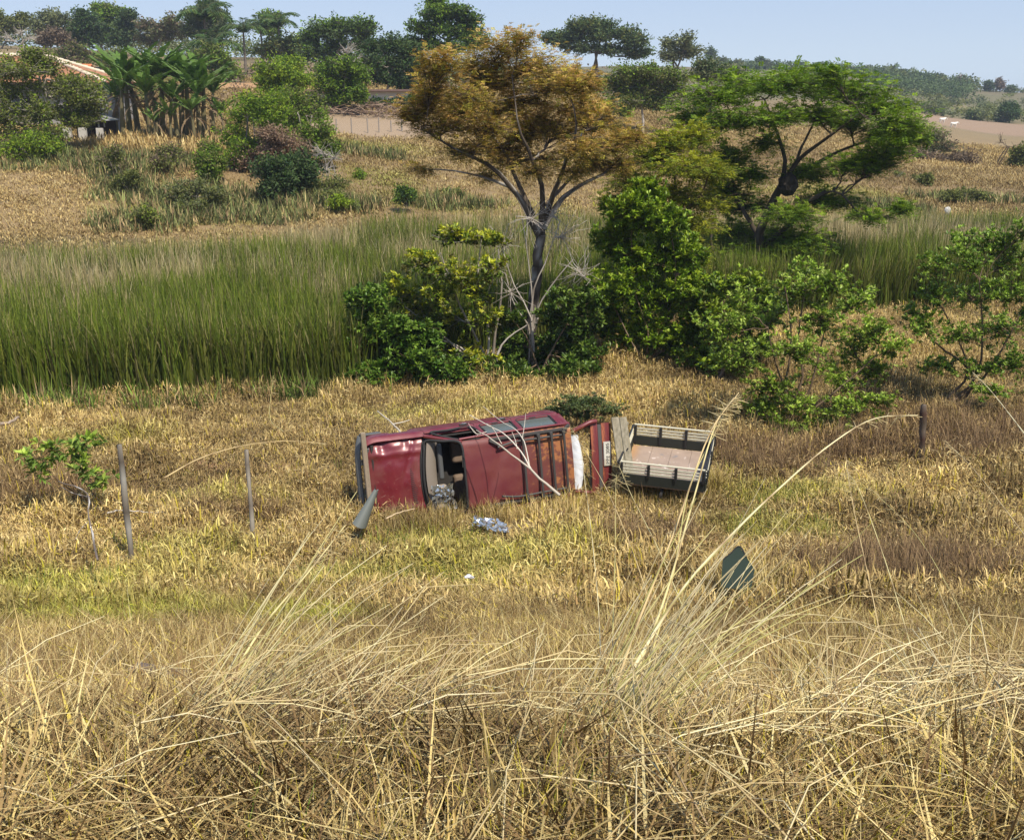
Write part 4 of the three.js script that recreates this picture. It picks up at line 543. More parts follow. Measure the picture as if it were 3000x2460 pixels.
farTree('twin_bush', 'dark olive rounded bush rising behind the withered pink bush', 'bush', 58, 890, 104, [[860, 290, 60, 36], [910, 330, 60, 46], [850, 350, 50, 40], [930, 390, 50, 46], [880, 420, 70, 50], [960, 440, 36, 40]], 'green', { ...SH, tips: 'olive', tipP: 0.6, nk: 2 });
farTree('withered_bush', 'bush with withered pinkish brown flower heads over dark green leaves', 'bush', 51.5, 800, 105, [[790, 395, 36, 24], [830, 415, 50, 30], [760, 440, 46, 30], [725, 475, 36, 44], [870, 435, 40, 24], [800, 440, 60, 24]], 'pink', { ...SH, nk: 1.8 });
farTree('dark_bush', 'dark green leafy bush directly under the withered pinkish flower heads', 'bush', 50.8, 830, 106, [[800, 490, 60, 36], [860, 480, 50, 40], [820, 540, 50, 46], [880, 540, 50, 36], [790, 560, 30, 24], [900, 500, 40, 40]], 'bluish', { ...SH, leaf: 0.2, tips: 'dark', nk: 1.8 });
farTree('round_bush', 'small rounded olive green bush standing alone before the banana clump', 'bush', 53.5, 612, 107, [[615, 440, 34, 30], [600, 480, 36, 36], [635, 480, 30, 36], [615, 515, 36, 26]], 'green', { ...SH, tips: 'olive', nk: 1.5 });
farTree('grey_thicket', 'leafless grey twiggy bush on the slope beside the dark bush', 'bush', 51, 950, 108, [[940, 440, 36, 40, 0, 26, true], [980, 460, 36, 40, 0, 26, true], [950, 500, 50, 40, 0, 26, true], [985, 520, 30, 30, 0, 16, true]], 'grey', { ...SH, stems: 6, bark: 'pale' });
farTree('grey_thicket', 'grey green undergrowth at the foot of the leafless twiggy bush', 'bush', 50.4, 950, 109, [[930, 550, 50, 24], [985, 540, 36, 26], [900, 570, 40, 20], [970, 575, 40, 16]], 'olive', { ...SH });
farTree('slope_bush', 'scraggly olive bush in straw grass, highest of the slope bushes below the bananas', 'bush', 52, 330, 110, [[330, 450, 30, 26], [320, 480, 36, 30], [345, 505, 30, 24]], 'olive', { ...SH, tips: 'dry', tipP: 0.4 });
farTree('slope_bush', 'thin dusty bush in pale straw grass before the banana stems', 'bush', 53, 500, 111, [[490, 440, 40, 24], [510, 470, 46, 26], [470, 480, 36, 20]], 'olive', { ...SH, tips: 'dry', tipP: 0.5 });
farTree('slope_bush', 'dark little bush on the slope between the open straw field and olive scrub', 'bush', 49, 370, 112, [[365, 535, 34, 24], [350, 560, 26, 20], [390, 520, 24, 18]], 'olive', { ...SH });
farTree('slope_bush', 'wide low patch of grey olive scrub above the reed bed', 'bush', 47, 570, 113, [[520, 560, 46, 30], [580, 555, 56, 36], [630, 570, 40, 34], [550, 600, 60, 26], [610, 605, 50, 22]], 'olive', { ...SH, tips: 'grey' });
farTree('slope_bush', 'green bush touching the upper edge of the reeds below the straw field', 'bush', 44, 425, 114, [[420, 630, 36, 30], [440, 650, 30, 24], [400, 655, 26, 20]], 'olive', { ...SH, tips: 'lime', tipP: 0.3 });
farTree('meadow_bush', 'dark green cone shaped bush on the straw meadow left of the russet tree', 'bush', 52, 1185, 115, [[1185, 565, 26, 22], [1180, 595, 30, 24], [1195, 575, 20, 18]], 'dark', { ...SH, tips: 'green', nk: 1.4 });
farTree('meadow_bush', 'low dull bush on the meadow partly behind the russet tree branches', 'bush', 53, 1320, 116, [[1320, 565, 28, 16], [1300, 575, 22, 12], [1340, 575, 20, 12]], 'olive', { ...SH });
farTree('meadow_bush', 'single tiny sapling bush on the middle of the straw meadow', 'bush', 58, 1052, 117, [[1052, 515, 10, 12, 0, 10]], 'green', { ...SH });
farTree('grass_bush', 'fresh yellow green tussock at the upper edge of the reeds', 'tussock', 46.5, 1000, 118, [[990, 590, 30, 14], [1015, 600, 30, 12]], 'lime', { ...SH });
// middle distance trees
farTree('leafy_tree', 'light green feathery tree above the big bush and the bare orange bank', 'tree', 84, 830, 121, [[800, 200, 50, 30], [850, 190, 46, 28], [780, 240, 40, 30], [840, 240, 60, 34], [880, 230, 36, 30], [820, 275, 50, 24]], 'lime', { tips: 'green', tipP: 0.5, nk: 1.8 });
farTree('yard_tree', 'dark green round tree with a bare trunk before the white wall', 'tree', 88, 1015, 122, [[960, 200, 46, 30], [1010, 190, 50, 30], [1050, 220, 40, 34], [960, 245, 46, 30], [1020, 250, 50, 30], [1050, 275, 26, 24], [990, 285, 40, 16]], 'green', { tips: 'dark', tipP: 0.4, fork: 0.3, nk: 1.8 });
farTree('yard_tree', 'bluish green tree with smooth crown between the dark tree and the light feathery tree', 'tree', 125, 960, 123, [[900, 110, 30, 26], [950, 85, 50, 30], [1010, 75, 46, 26], [1070, 75, 36, 22], [920, 150, 50, 30], [990, 130, 60, 34], [1060, 120, 50, 34], [1000, 175, 60, 20]], 'bluish', { tips: 'green', tipP: 0.6, nk: 1.8 });
farTree('shade_tree', 'tallest dark green tree with heavy domed foliage behind the russet crown', 'tree', 108, 1290, 124, [[1275, 8, 30, 16], [1270, 40, 50, 26], [1330, 30, 50, 22], [1370, 60, 40, 26], [1240, 80, 50, 30], [1300, 85, 60, 32], [1370, 100, 50, 30], [1230, 120, 50, 26], [1310, 135, 70, 30], [1400, 125, 40, 24]], 'dark', { tips: 'green', tipP: 0.7, nk: 1.9, flat: 0.3 });
farTree('shade_tree', 'shady dark tree with low crown left of the tallest domed tree', 'tree', 103, 1120, 125, [[1090, 135, 50, 26], [1150, 130, 50, 24], [1200, 140, 40, 26], [1080, 180, 46, 30], [1150, 180, 60, 34], [1210, 190, 50, 30], [1120, 225, 50, 26], [1190, 235, 50, 24], [1220, 260, 36, 20]], 'dark', { tips: 'bluish', nk: 1.9, fork: 0.3 });
farTree('bare_tree', 'leafless brownish tree before the shady dark trees', 'tree', 100, 1035, 126, [[1020, 140, 30, 24, 0, 30, true], [1040, 180, 30, 30, 0, 30, true], [1010, 170, 24, 24, 0, 22, true]], 'dry', { bark: 'pale', stems: 2 });
farTree('dome_tree', 'grey green tree with wide domed open crown on the skyline', 'tree', 150, 1740, 127, [[1710, 75, 50, 22], [1760, 70, 60, 20], [1680, 100, 50, 26], [1750, 105, 70, 30], [1820, 95, 60, 26], [1870, 120, 46, 28], [1640, 120, 40, 20], [1610, 110, 26, 12], [1700, 140, 70, 24], [1790, 145, 80, 24], [1880, 155, 40, 22]], 'bluish', { tips: 'olive', tipP: 0.4, flat: 0.2, nk: 1.7, fork: 0.25, stems: 3, bark: 'dark' });
farTree('skyline_tree', 'thin wispy tree on the skyline beside the wide domed tree', 'tree', 155, 1985, 128, [[1960, 125, 30, 20], [2010, 115, 34, 22], [1990, 150, 46, 26], [2030, 150, 26, 26], [1960, 165, 30, 20]], 'grey', { stems: 3, bark: 'grey', fork: 0.3, nk: 0.9 });
farTree('hill_tree', 'broad olive tree with scrubby crown between russet tree and domed tree', 'tree', 92, 1890, 129, [[1830, 215, 50, 24], [1900, 210, 60, 24], [1970, 220, 50, 26], [1800, 250, 46, 26], [1870, 255, 60, 30], [1950, 260, 60, 30], [1840, 290, 60, 26], [1920, 300, 60, 24]], 'olive', { tips: 'green', tipP: 0.6, nk: 2, bark: 'pale' });
farTree('hill_bush', 'bright green bush under the broad olive tree', 'bush', 88, 1800, 130, [[1800, 305, 30, 14], [1780, 330, 36, 16], [1830, 325, 24, 14]], 'lime', { ...SH });
farTree('hill_tree', 'greyish scrubby tree showing above the spreading bright green tree', 'tree', 100, 2080, 131, [[2070, 190, 40, 26], [2110, 210, 40, 26], [2060, 220, 40, 24], [2150, 215, 40, 20]], 'grey', { tips: 'bluish', nk: 1.3 });
farTree('yard_bush', 'shady brushy bush before the whitewashed house, under the round yard tree', 'bush', 98, 940, 132, [[920, 300, 30, 16], [960, 310, 36, 14], [900, 310, 24, 12]], 'olive', { ...SH, tips: 'dark' });
farTree('yard_bush', 'dark low bush in the shade under the shady dark tree', 'bush', 97, 1130, 133, [[1110, 305, 36, 16], [1160, 310, 36, 16], [1080, 315, 24, 12], [1190, 300, 24, 14]], 'dark', { ...SH });
// wood and palms on the ridge behind the house
farTree('ridge_tree', 'feathery grey tree at the wooded ridge, left of the dark open tree', 'tree', 172, 150, 141, [[145, 50, 40, 26], [180, 60, 40, 30], [110, 75, 30, 26], [160, 95, 50, 30], [200, 110, 30, 24]], 'grey', { nk: 1.4 });
farTree('ridge_tree', 'dark open tree with airy crown on the wooded ridge', 'tree', 168, 255, 142, [[240, 45, 36, 20], [270, 70, 40, 28], [230, 80, 36, 26], [280, 105, 40, 26], [240, 115, 40, 18]], 'dark', { tips: 'bluish', nk: 1.3, stems: 2 });
farTree('ridge_tree', 'light green tree with flat leafy top in the ridge wood', 'tree', 175, 310, 143, [[290, 25, 40, 14], [330, 35, 40, 18], [310, 60, 40, 24], [300, 95, 40, 30]], 'green', { tips: 'olive', nk: 1.5 });
farTree('ridge_tree', 'dark rounded tree ending the ridge wood beside a gap of sky', 'tree', 173, 370, 144, [[375, 45, 24, 18], [365, 75, 36, 26], [385, 100, 30, 26], [350, 110, 36, 24]], 'bluish', { tips: 'dark', nk: 1.5 });
farTree('ridge_tree', 'rusty brown small tree at the foot of the ridge wood', 'tree', 160, 160, 145, [[155, 100, 30, 18], [180, 115, 26, 16], [130, 115, 24, 14]], 'dry', { nk: 1.1 });
farTree('ridge_tree', 'greyish thicket tree at the ridge between dark rounded tree and palms', 'tree', 165, 470, 146, [[420, 75, 30, 20], [450, 90, 36, 24], [500, 65, 36, 26], [480, 100, 40, 26], [530, 90, 30, 26], [430, 115, 36, 20]], 'grey', { tips: 'dry', tipP: 0.6, nk: 1.1, bark: 'pale' });
farTree('ridge_tree', 'tall grey green tree behind the largest drooping palm', 'tree', 160, 600, 147, [[610, 10, 26, 16], [595, 35, 36, 22], [560, 45, 26, 22], [640, 45, 26, 26], [600, 75, 46, 26], [650, 85, 30, 26], [560, 85, 26, 22], [610, 115, 50, 22]], 'bluish', { tips: 'grey', nk: 1.5 });
farTree('ridge_tree', 'pale green loose tree behind the three slim palms', 'tree', 168, 800, 148, [[780, 50, 30, 16], [810, 55, 26, 18], [770, 80, 26, 16], [800, 90, 30, 16]], 'green', { tips: 'grey', nk: 0.9 });
farTree('ridge_bush', 'dark bush mound at the ridge under the slim palms', 'bush', 150, 820, 149, [[800, 130, 40, 18], [840, 125, 36, 20], [780, 150, 50, 18], [850, 155, 40, 18], [870, 140, 26, 18]], 'olive', { ...SH, tips: 'dark', nk: 1.4 });
farTree('ridge_tree', 'leafless pale tree with crooked branches on the ridge edge at the frame', 'tree', 140, 70, 150, [[60, 90, 40, 24, 0, 26, true], [90, 110, 40, 20, 0, 24, true], [20, 105, 40, 24, 0, 24, true]], 'dry', { bark: 'pale', stems: 2 });
farTree('ridge_tree', 'sparse olive tree at the far end of the wooded ridge by the frame', 'tree', 176, 20, 151, [[15, 75, 36, 22], [50, 70, 30, 20], [-10, 50, 20, 24], [70, 55, 20, 14]], 'olive', { nk: 1.1 });
farTree('ridge_bush', 'mixed green bushes around the palm trunks', 'bush', 118, 620, 152, [[580, 170, 40, 26], [630, 160, 40, 30], [660, 190, 36, 30], [600, 210, 50, 24], [680, 220, 30, 24], [540, 200, 40, 24]], 'green', { ...SH, tips: 'olive', tipP: 0.6, nk: 1.6 });
farTree('ridge_bush', 'dry scrubby bush on the hillside above the orange roof', 'bush', 100, 225, 153, [[220, 140, 30, 18], [190, 155, 30, 16], [250, 160, 30, 16], [225, 175, 40, 14]], 'olive', { ...SH, tips: 'dry', tipP: 0.5 });
farTree('ridge_bush', 'tangled olive bush on the hillside above the banana leaves', 'bush', 96, 310, 154, [[300, 170, 36, 16], [340, 165, 30, 16], [320, 190, 40, 14]], 'olive', { ...SH });
// the far skyline
const skyT = [['lollipop tree standing taller than its neighbours on the far skyline', 2082, 158, 17, 20, 190, 'bluish', 1], ['rounded tree at the foot of the skyline lollipop tree', 2100, 182, 15, 10, 195, 'bluish'], ['pale round tree in the row right of the skyline lollipop tree', 2120, 184, 11, 9, 196, 'grey'], ['small pale tree in a gap of the far skyline row', 2160, 188, 14, 9, 200, 'grey'], ['wide dark tree on the far skyline before the ridge dips', 2215, 196, 30, 14, 212, 'bluish'], ['little domed tree peeping over the wide dark skyline tree', 2227, 179, 10, 6, 200, 'bluish'], ['tiny umbrella tree on the far skyline', 2247, 188, 7, 5, 202, 'grey', 1], ['low dark trees mid skyline beyond the bright green crown', 2275, 201, 20, 12, 215, 'bluish'], ['grey bush low on the skyline above the bright green crown', 2320, 208, 24, 9, 216, 'grey'], ['bushy skyline tree directly behind the bright green crown top', 2440, 214, 26, 12, 228, 'bluish'], ['large two domed tree on the dipping far skyline', 2510, 210, 30, 18, 232, 'dark'], ['rounded tree beside the two domed skyline tree', 2575, 222, 24, 12, 236, 'bluish'], ['open flat crowned tree on the far wood edge', 2690, 226, 24, 13, 245, 'dark', 1], ['dense dark tree at the highest point of the far wood', 2745, 228, 28, 13, 246, 'dark'], ['pale leafless round tree at the end of the far wood', 2812, 238, 15, 12, 256, 'dry'], ['dark egg shaped tree alone on the bare far hill', 2897, 250, 16, 14, 264, 'dark'], ['pale thin tree next to the dark egg shaped tree', 2930, 247, 12, 17, 265, 'dry', 1], ['low ragged bush last on the far skyline', 2962, 263, 14, 6, 268, 'bluish']];
skyT.forEach(([label, px, py, rx, ry, by, pal, tall], i) => { const D = 405; farTree('skyline_tree', label, 'tree', D, px, 300 + i, [[px - rx * 0.35, py, rx * 0.65, ry * 0.8, 0, 12], [px + rx * 0.35, py + ry * 0.1, rx * 0.65, ry * 0.8, 0, 12], [px, py - ry * 0.3, rx * 0.6, ry * 0.7, 0, 12], [px, py + ry * 0.5, rx * 0.8, ry * 0.5, 0, tall ? 6 : 14]], pal, { leaf: 0.85, per: 3, count: 6, dz: 1 }); });
// woods that read as one mass
function woodMass(name, label, seed, n, place, pal, leaf) { const r = rng(seed), m = new MB(); for (let k = 0; k < n; k++) { const s = place(r); if (!s) continue; const y0 = H(s.x, s.z), c0 = r.pick(PAL[s.pal ?? pal]), q = 60; for (let i = 0; i < q; i++) { const v = V(r.n(), r.n(), r.n()).normalize().multiplyScalar(Math.pow(r(), 0.35)); const p = V(s.x + v.x * s.w, y0 + s.h * 0.55 + v.y * s.h * 0.5, s.z + v.z * s.w), kk = r.in(0.65, 1.35), c = c0.map((x) => x * kk); m.leaf(p, V(r.s(), r.s(0.6), r.s()).normalize(), V(r.s(), 1, r.s()), leaf * r.in(0.7, 1.4), leaf * 0.7, c); } } const g = sh(new THREE.Mesh(m.geo(), leafM)); g.name = name; tag(g, label, null, null, 'stuff'); scene.add(g); TRIS += m.tris; }
woodMass('far_wood', 'dark wood covering the slope of the far hill', 71, 240, (r) => { const t = r(), px = lerp(2040, 2850, t), top = lerp(225, 262, clamp((px - 2040) / 800)), p = onG(px, r.in(385, 425)); if (px < 2450 && r() < 0.4) return null; return { x: p.x, z: p.z, w: r.in(2.0, 4), h: px < 2520 ? r.in(1.6, 3.4) : r.in(3, 5.5), pal: r() < 0.3 ? 'olive' : undefined }; }, 'bluish', 0.95);
woodMass('far_wood', 'wood edge along the lower side of the far wood', 72, 110, (r) => { const px = lerp(2540, 2840, r()), p = onG(px, lerp(330, 385, r())); return { x: p.x, z: p.z, w: r.in(2.2, 4), h: r.in(3, 5) }; }, 'bluish', 0.8);
woodMass('hedge_scrub', 'scrub strip along the far side of the brown field', 73, 70, (r) => { const px = lerp(2640, 3060, r()), p = onG(px, r.in(228, 250)); return { x: p.x, z: p.z, w: r.in(1.2, 2.6), h: r.in(1.6, 3.4), pal: r() < 0.4 ? 'olive' : undefined }; }, 'grey', 0.55);
woodMass('ridge_wood', 'brushwood filling the ridge wood behind the house', 74, 150, (r) => { const px = lerp(-60, 880, r()), p = onG(px, r.in(176, 196)); return { x: p.x, z: p.z, w: r.in(1.6, 3.2), h: r.in(2.5, 5.2), pal: r() < 0.35 ? 'olive' : r() < 0.3 ? 'bluish' : undefined }; }, 'grey', 0.5);
woodMass('ridge_wood', 'scrub along the hillside behind the tall middle trees', 75, 170, (r) => { const px = lerp(860, 2100, r()), p = onG(px, r.in(120, 175)); return { x: p.x, z: p.z, w: r.in(1.2, 2.8), h: r.in(1.6, 3.8), pal: r() < 0.35 ? 'olive' : r() < 0.4 ? 'dry' : undefined }; }, 'bluish', 0.42);
woodMass('hill_scrub', 'low scrub dotted over the bare far hill', 76, 240, (r) => { const px = lerp(2300, 3150, r()), p = onG(px, r.in(255, 420)); return { x: p.x, z: p.z, w: r.in(1.0, 2.4), h: r.in(0.8, 2.2), pal: r() < 0.5 ? 'olive' : undefined }; }, 'grey', 0.6);
woodMass('hill_scrub', 'dry scrub on the slope between house and ridge wood', 77, 90, (r) => { const px = lerp(-80, 800, r()), p = onG(px, r.in(88, 165)); return { x: p.x, z: p.z, w: r.in(0.7, 1.6), h: r.in(0.7, 1.8), pal: r() < 0.5 ? 'dry' : undefined }; }, 'olive', 0.3);
farTree('field_tree', 'dark green tree by the far side of the brown ploughed field', 'tree', 232, 2955, 160, [[2945, 325, 26, 20], [2965, 335, 22, 18], [2935, 345, 18, 12], [2960, 315, 18, 10]], 'dark', { nk: 1.3, leaf: .55 });
farTree('field_bush', 'dark bush left of the dark tree beside the brown field', 'bush', 234, 2860, 161, [[2850, 338, 20, 12], [2872, 340, 16, 10]], 'bluish', { ...SH, leaf: .55 });
farTree('field_bush', 'wispy greyish bush where the brown field meets the green tree', 'bush', 120, 2740, 162, [[2740, 400, 40, 24, 0, 26], [2770, 430, 40, 24, 0, 24], [2720, 440, 30, 24, 0, 20]], 'grey', { ...SH, tips: 'dry', bark: 'grey', count: 4 });
farTree('field_bush', 'reddish brown dry bush at the foot of the wispy greyish bush', 'bush', 98, 2780, 163, [[2690, 455, 36, 14], [2770, 465, 50, 14], [2830, 460, 40, 14]], 'dry', { ...SH, count: 5 });
farTree('edge_bush', 'olive bush cut by the frame beside the dead forked tree', 'bush', 82, 2995, 164, [[2990, 450, 26, 20], [3010, 465, 40, 26], [2985, 480, 24, 12]], 'olive', { ...SH, nk: 1.3 });
farTree('dead_tree', 'dead forked tree without leaves standing on the far meadow', 'tree', 94, 2945, 165, [[2930, 410, 16, 26, 0, 8, true], [2975, 430, 16, 24, 0, 7, true], [2950, 430, 20, 24, 0, 6, true]], 'dry', { stems: 2, bark: 'dark', fork: 0.3, tr: 0.04 });
farTree('meadow_bush', 'small green bush on the straw meadow beside the low hanging branch', 'bush', 72, 2700, 166, [[2695, 528, 18, 9], [2715, 525, 14, 8]], 'olive', { ...SH });
farTree('meadow_bush', 'tiny green bush on the straw meadow under the green crown edge', 'bush', 72, 2630, 167, [[2632, 520, 12, 7]], 'olive', { ...SH });
farTree('meadow_bush', 'wide patch of grey green weeds in the far straw meadow', 'bush', 66, 2830, 168, [[2790, 570, 30, 10], [2840, 572, 46, 13], [2880, 580, 36, 10], [2810, 590, 40, 8]], 'olive', { ...SH });

// bananas
function bananaLeaf(seed, dry) {
  const r = rng(seed), m = new MB(), n = 14, L = 2.9, c0 = dry ? [0.30, 0.21, 0.12] : [0.11, 0.20, 0.03]; let a = dry ? 1.6 : r.in(0.05, 0.8), x = 0, y = 0; const rows = [];
  for (let k = 0; k <= n; k++) { const t = k / n, w = t < 0.12 ? 0.03 : (dry ? 0.12 : 0.25) * Math.pow(Math.sin(Math.PI * Math.pow((t - 0.1) / 0.9, 0.75)), 0.6) + 0.012; rows.push([x, y, w, a]); x += Math.sin(a) * L / n; y += Math.cos(a) * L / n; a += (dry ? 1.4 : r.in(0.3, 1.3)) / n; }
  m.tube(rows.map((q) => V(q[0], q[1], 0)), (t) => lerp(0.035, 0.008, t), 4, dry ? [0.3, 0.2, 0.1] : [0.2, 0.26, 0.08]);
  for (const s of [-1, 1]) for (let k = 1; k < n; k++) { const A = rows[k], B = rows[k + 1], f = r.in(0.75, 1.25), tear = r() < 0.35 ? 0.8 : 1, c = c0.map((q) => q * f); const droop = (w) => -w * r.in(0.1, dry ? 1.2 : 0.6) + 0.05; const a0 = m.v(A[0], A[1], 0, c), b0 = m.v(B[0], B[1], 0, c), b1 = m.v(B[0] + 0.04, B[1] + droop(B[2]), s * B[2] * tear, c), a1 = m.v(A[0] + 0.02, A[1] + droop(A[2]), s * A[2] * tear, c); m.q(a0, b0, b1, a1); }
  return m.geo();
}
{
  const green = [1, 2, 3, 4, 5].map((k) => bananaLeaf(k)), dry = [11, 12].map((k) => bananaLeaf(k, true)), r = rng(88);
  const stemM = new THREE.MeshStandardMaterial({ vertexColors: true, roughness: 0.8 });
  const spots = [[350, 67.3, 1.16, 'banana plant with half withered leaves at the shed end of the clump'], [395, 70.3, 1.32, 'tall banana plant with brown hanging leaves near the tiled roofs'], [430, 66.8, 1.10, 'banana plant whose stem shows pale among the clump beside the withered one'], [470, 69.3, 1.38, 'tallest banana plant at the middle of the clump'], [510, 66.8, 1.04, 'stocky banana plant low at the front of the clump middle'], [545, 69.3, 1.32, 'banana plant with upright leaves right of the clump middle'], [575, 67.3, 1.10, 'banana plant on a dark bare stem at the bush side of the clump'], [615, 70.3, 1.04, 'banana plant with drooping yellowish leaf nearest the big bush'], [650, 67.8, 0.68, 'small young banana plant between the clump and the big bush'], [330, 69.8, 0.88, 'shaded banana plant behind the shed roof corner'], [445, 65.6, 0.55, 'young banana sucker in front of the clump'], [370, 69.5, 1.3, 'banana plant at the back of the clump, half hidden behind the withered one'], [455, 70, 1.35, 'banana plant at the back of the clump rising behind the tallest one'], [525, 69.5, 1.3, 'banana plant at the back of the clump under the ridge trees'], [590, 69, 1.2, 'banana plant at the back of the clump by the palm side'], [560, 66, 0.8, 'leafy low banana plant at the front of the clump near its bush side'], [490, 65.8, 0.65, 'small banana shoot before the clump middle']];
  for (const [px, D, s, label] of spots) {
    const b = onG(px, D), hgt = 2.6 * s, t = thing('banana_plant', label, 'banana plant', b, 'banana plants in the clump by the shed'), st = new MB();
    const lean = V(r.s(0.3), 0, r.s(0.2)); st.tube([V(0, -0.1, 0), V(lean.x * 0.3, hgt * 0.5, lean.z * 0.3), V(lean.x, hgt, lean.z)], [0.17 * s, 0.13 * s, 0.08 * s], 7, (q, k) => k % 2 ? [0.17, 0.14, 0.06] : [0.11, 0.10, 0.05]);
    part('stem', st.geo(), stemM, t);
    const nl = Math.round(10 + 3 * r()), nd = s > 0.7 ? 4 : 1;
    for (let k = 0; k < nl + nd; k++) { const d = k >= nl, o = part('leaf', d ? r.pick(dry) : r.pick(green), leafM, t, d ? 'withered brown hanging leaf' : undefined); o.position.set(lean.x, hgt * (d ? r.in(0.75, 0.98) : 1), lean.z); o.rotation.set(r.s(0.12), k * 2.4 + r.s(0.4), d ? 0 : r.s(0.22)); o.scale.setScalar(s * r.in(0.6, 0.98)); }
  }
}
// palms on the ridge
function frond(seed) { const r = rng(seed), m = new MB(), n = 12, L = 3.0; let a = r.in(0.35, 0.7), x = 0, y = 0; const pts = []; for (let k = 0; k <= n; k++) { pts.push(V(x, y, 0)); x += Math.sin(a) * L / n; y += Math.cos(a) * L / n; a += 2.3 / n; } m.tube(pts, (t) => lerp(0.06, 0.02, t), 4, [0.12, 0.14, 0.05]); for (let k = 1; k <= n; k++) for (const s of [-1, 1]) { const c = ((k) => r.pick(PAL.dark).map((q) => q * k))(r.in(0.9, 1.6)); m.leaf(pts[k], V(0.5, -0.55 - r() * 0.4, s).normalize(), V(0, 1, 0.2), 0.9 * (1 - 0.5 * Math.abs(k / n - 0.4)), 0.16, c, 0.1); m.leaf(pts[k].clone().add(V(0.1, 0, 0)), V(0.6, -0.3 - r() * 0.3, s).normalize(), V(0, 1, 0), 0.85, 0.15, c, 0.1); } return m.geo(); }
{
  const F = [21, 22, 23, 24].map(frond), r = rng(99);
  for (const [px, py, D, s, label] of [[598, 55, 128, 1.35, 'largest drooping palm, before the tall grey green tree'], [712, 92, 138, 1.1, 'slim palm on a bare trunk with open sky beneath its crown'], [762, 85, 150, 1.0, 'slim palm close to the pale green loose tree, middle of three'], [815, 75, 150, 1.1, 'slim palm whose crown stands against the sky, last of three'], [628, 140, 124, 1.1, 'low dark palm hanging below the largest drooping palm']]) {
    const top = at(px, py, D), b = V(top.x, H(top.x, -D), -D), t = thing('palm_tree', label, 'palm tree', b, 'palms on the ridge'), m = new MB(), h = top.y - b.y;
    m.tube([V(0, -0.3, 0), V(r.s(0.2), h * 0.5, 0), V(0, h, 0)], [0.2, 0.15, 0.11], 6, (q, k) => [0.17, 0.14, 0.11]); part('trunk', m.geo(), bark, t);
    for (let k = 0; k < 15; k++) { const o = part('frond', F[k % 4], leafM, t); o.position.y = h; o.rotation.set(0, k * 2.4 + r.s(0.3), 0); o.scale.setScalar(s * r.in(0.8, 1.1)); if (k < 4) o.rotation.z = 0.5; }
  }
}
// ---------------------------------------------------------------- farm buildings
const plasterM = M(0.30, 0.28, 0.25, 0.9), whiteM = M(0.55, 0.52, 0.47, 0.85), darkM = M(0.02, 0.018, 0.015, 0.9), greyM = M(0.30, 0.29, 0.27, 0.85);
const tileTex = dataTex(128, 128, (u, v) => { const n = fbm(u * 9, v * 9, 3), k = 1 + n * 0.8; return [0.36 * k, 0.17 * k + 0.02 * n, 0.09 * k]; });
const tileM = new THREE.MeshStandardMaterial({ map: tileTex, vertexColors: true, roughness: 0.9, side: THREE.DoubleSide });
// a sloping roof plane of half-round tile rows between four corners: eave a-b, ridge d-c
function tiledPlane(a, b, c, d, rows, courses) {
  const m = new MB(); m.uv = []; const up = b.clone().sub(a).cross(d.clone().sub(a)).normalize(); if (up.y < 0) up.negate();
  const P = (u, v) => a.clone().lerp(b, u).lerp(d.clone().lerp(c, u), v), nu = rows * 4, r = rng(rows * 31 + courses);
  let prev = null;
  for (let j = 0; j <= courses * 2; j++) { const v = Math.min(1, (Math.floor(j / 2) + (j % 2 ? 0.98 : 0)) / courses), ring = []; for (let i = 0; i <= nu; i++) { const u = i / nu, p = P(u, v); p.addScaledVector(up, [0, 0.05, 0.07, 0.05][i % 4] + (j % 2 ? -0.025 : 0.025)); const k = 0.85 + 0.3 * noise(Math.floor(i / 4) * 0.7, Math.floor(j / 2) * 0.9, 7.7); ring.push(m.v(p.x, p.y, p.z, [k, k, k])); m.uv.push(u * 3, v * 3); } if (prev) for (let i = 0; i < nu; i++) m.q(prev[i], prev[i + 1], ring[i + 1], ring[i]); prev = ring; }
  return m.geo();
}
const boxG = (x0, x1, y0, y1, z0, z1, b = 0.02) => { const g = new RoundedBoxGeometry(x1 - x0, y1 - y0, z1 - z0, 1, b); g.translate((x0 + x1) / 2, (y0 + y1) / 2, (z0 + z1) / 2); return g; };
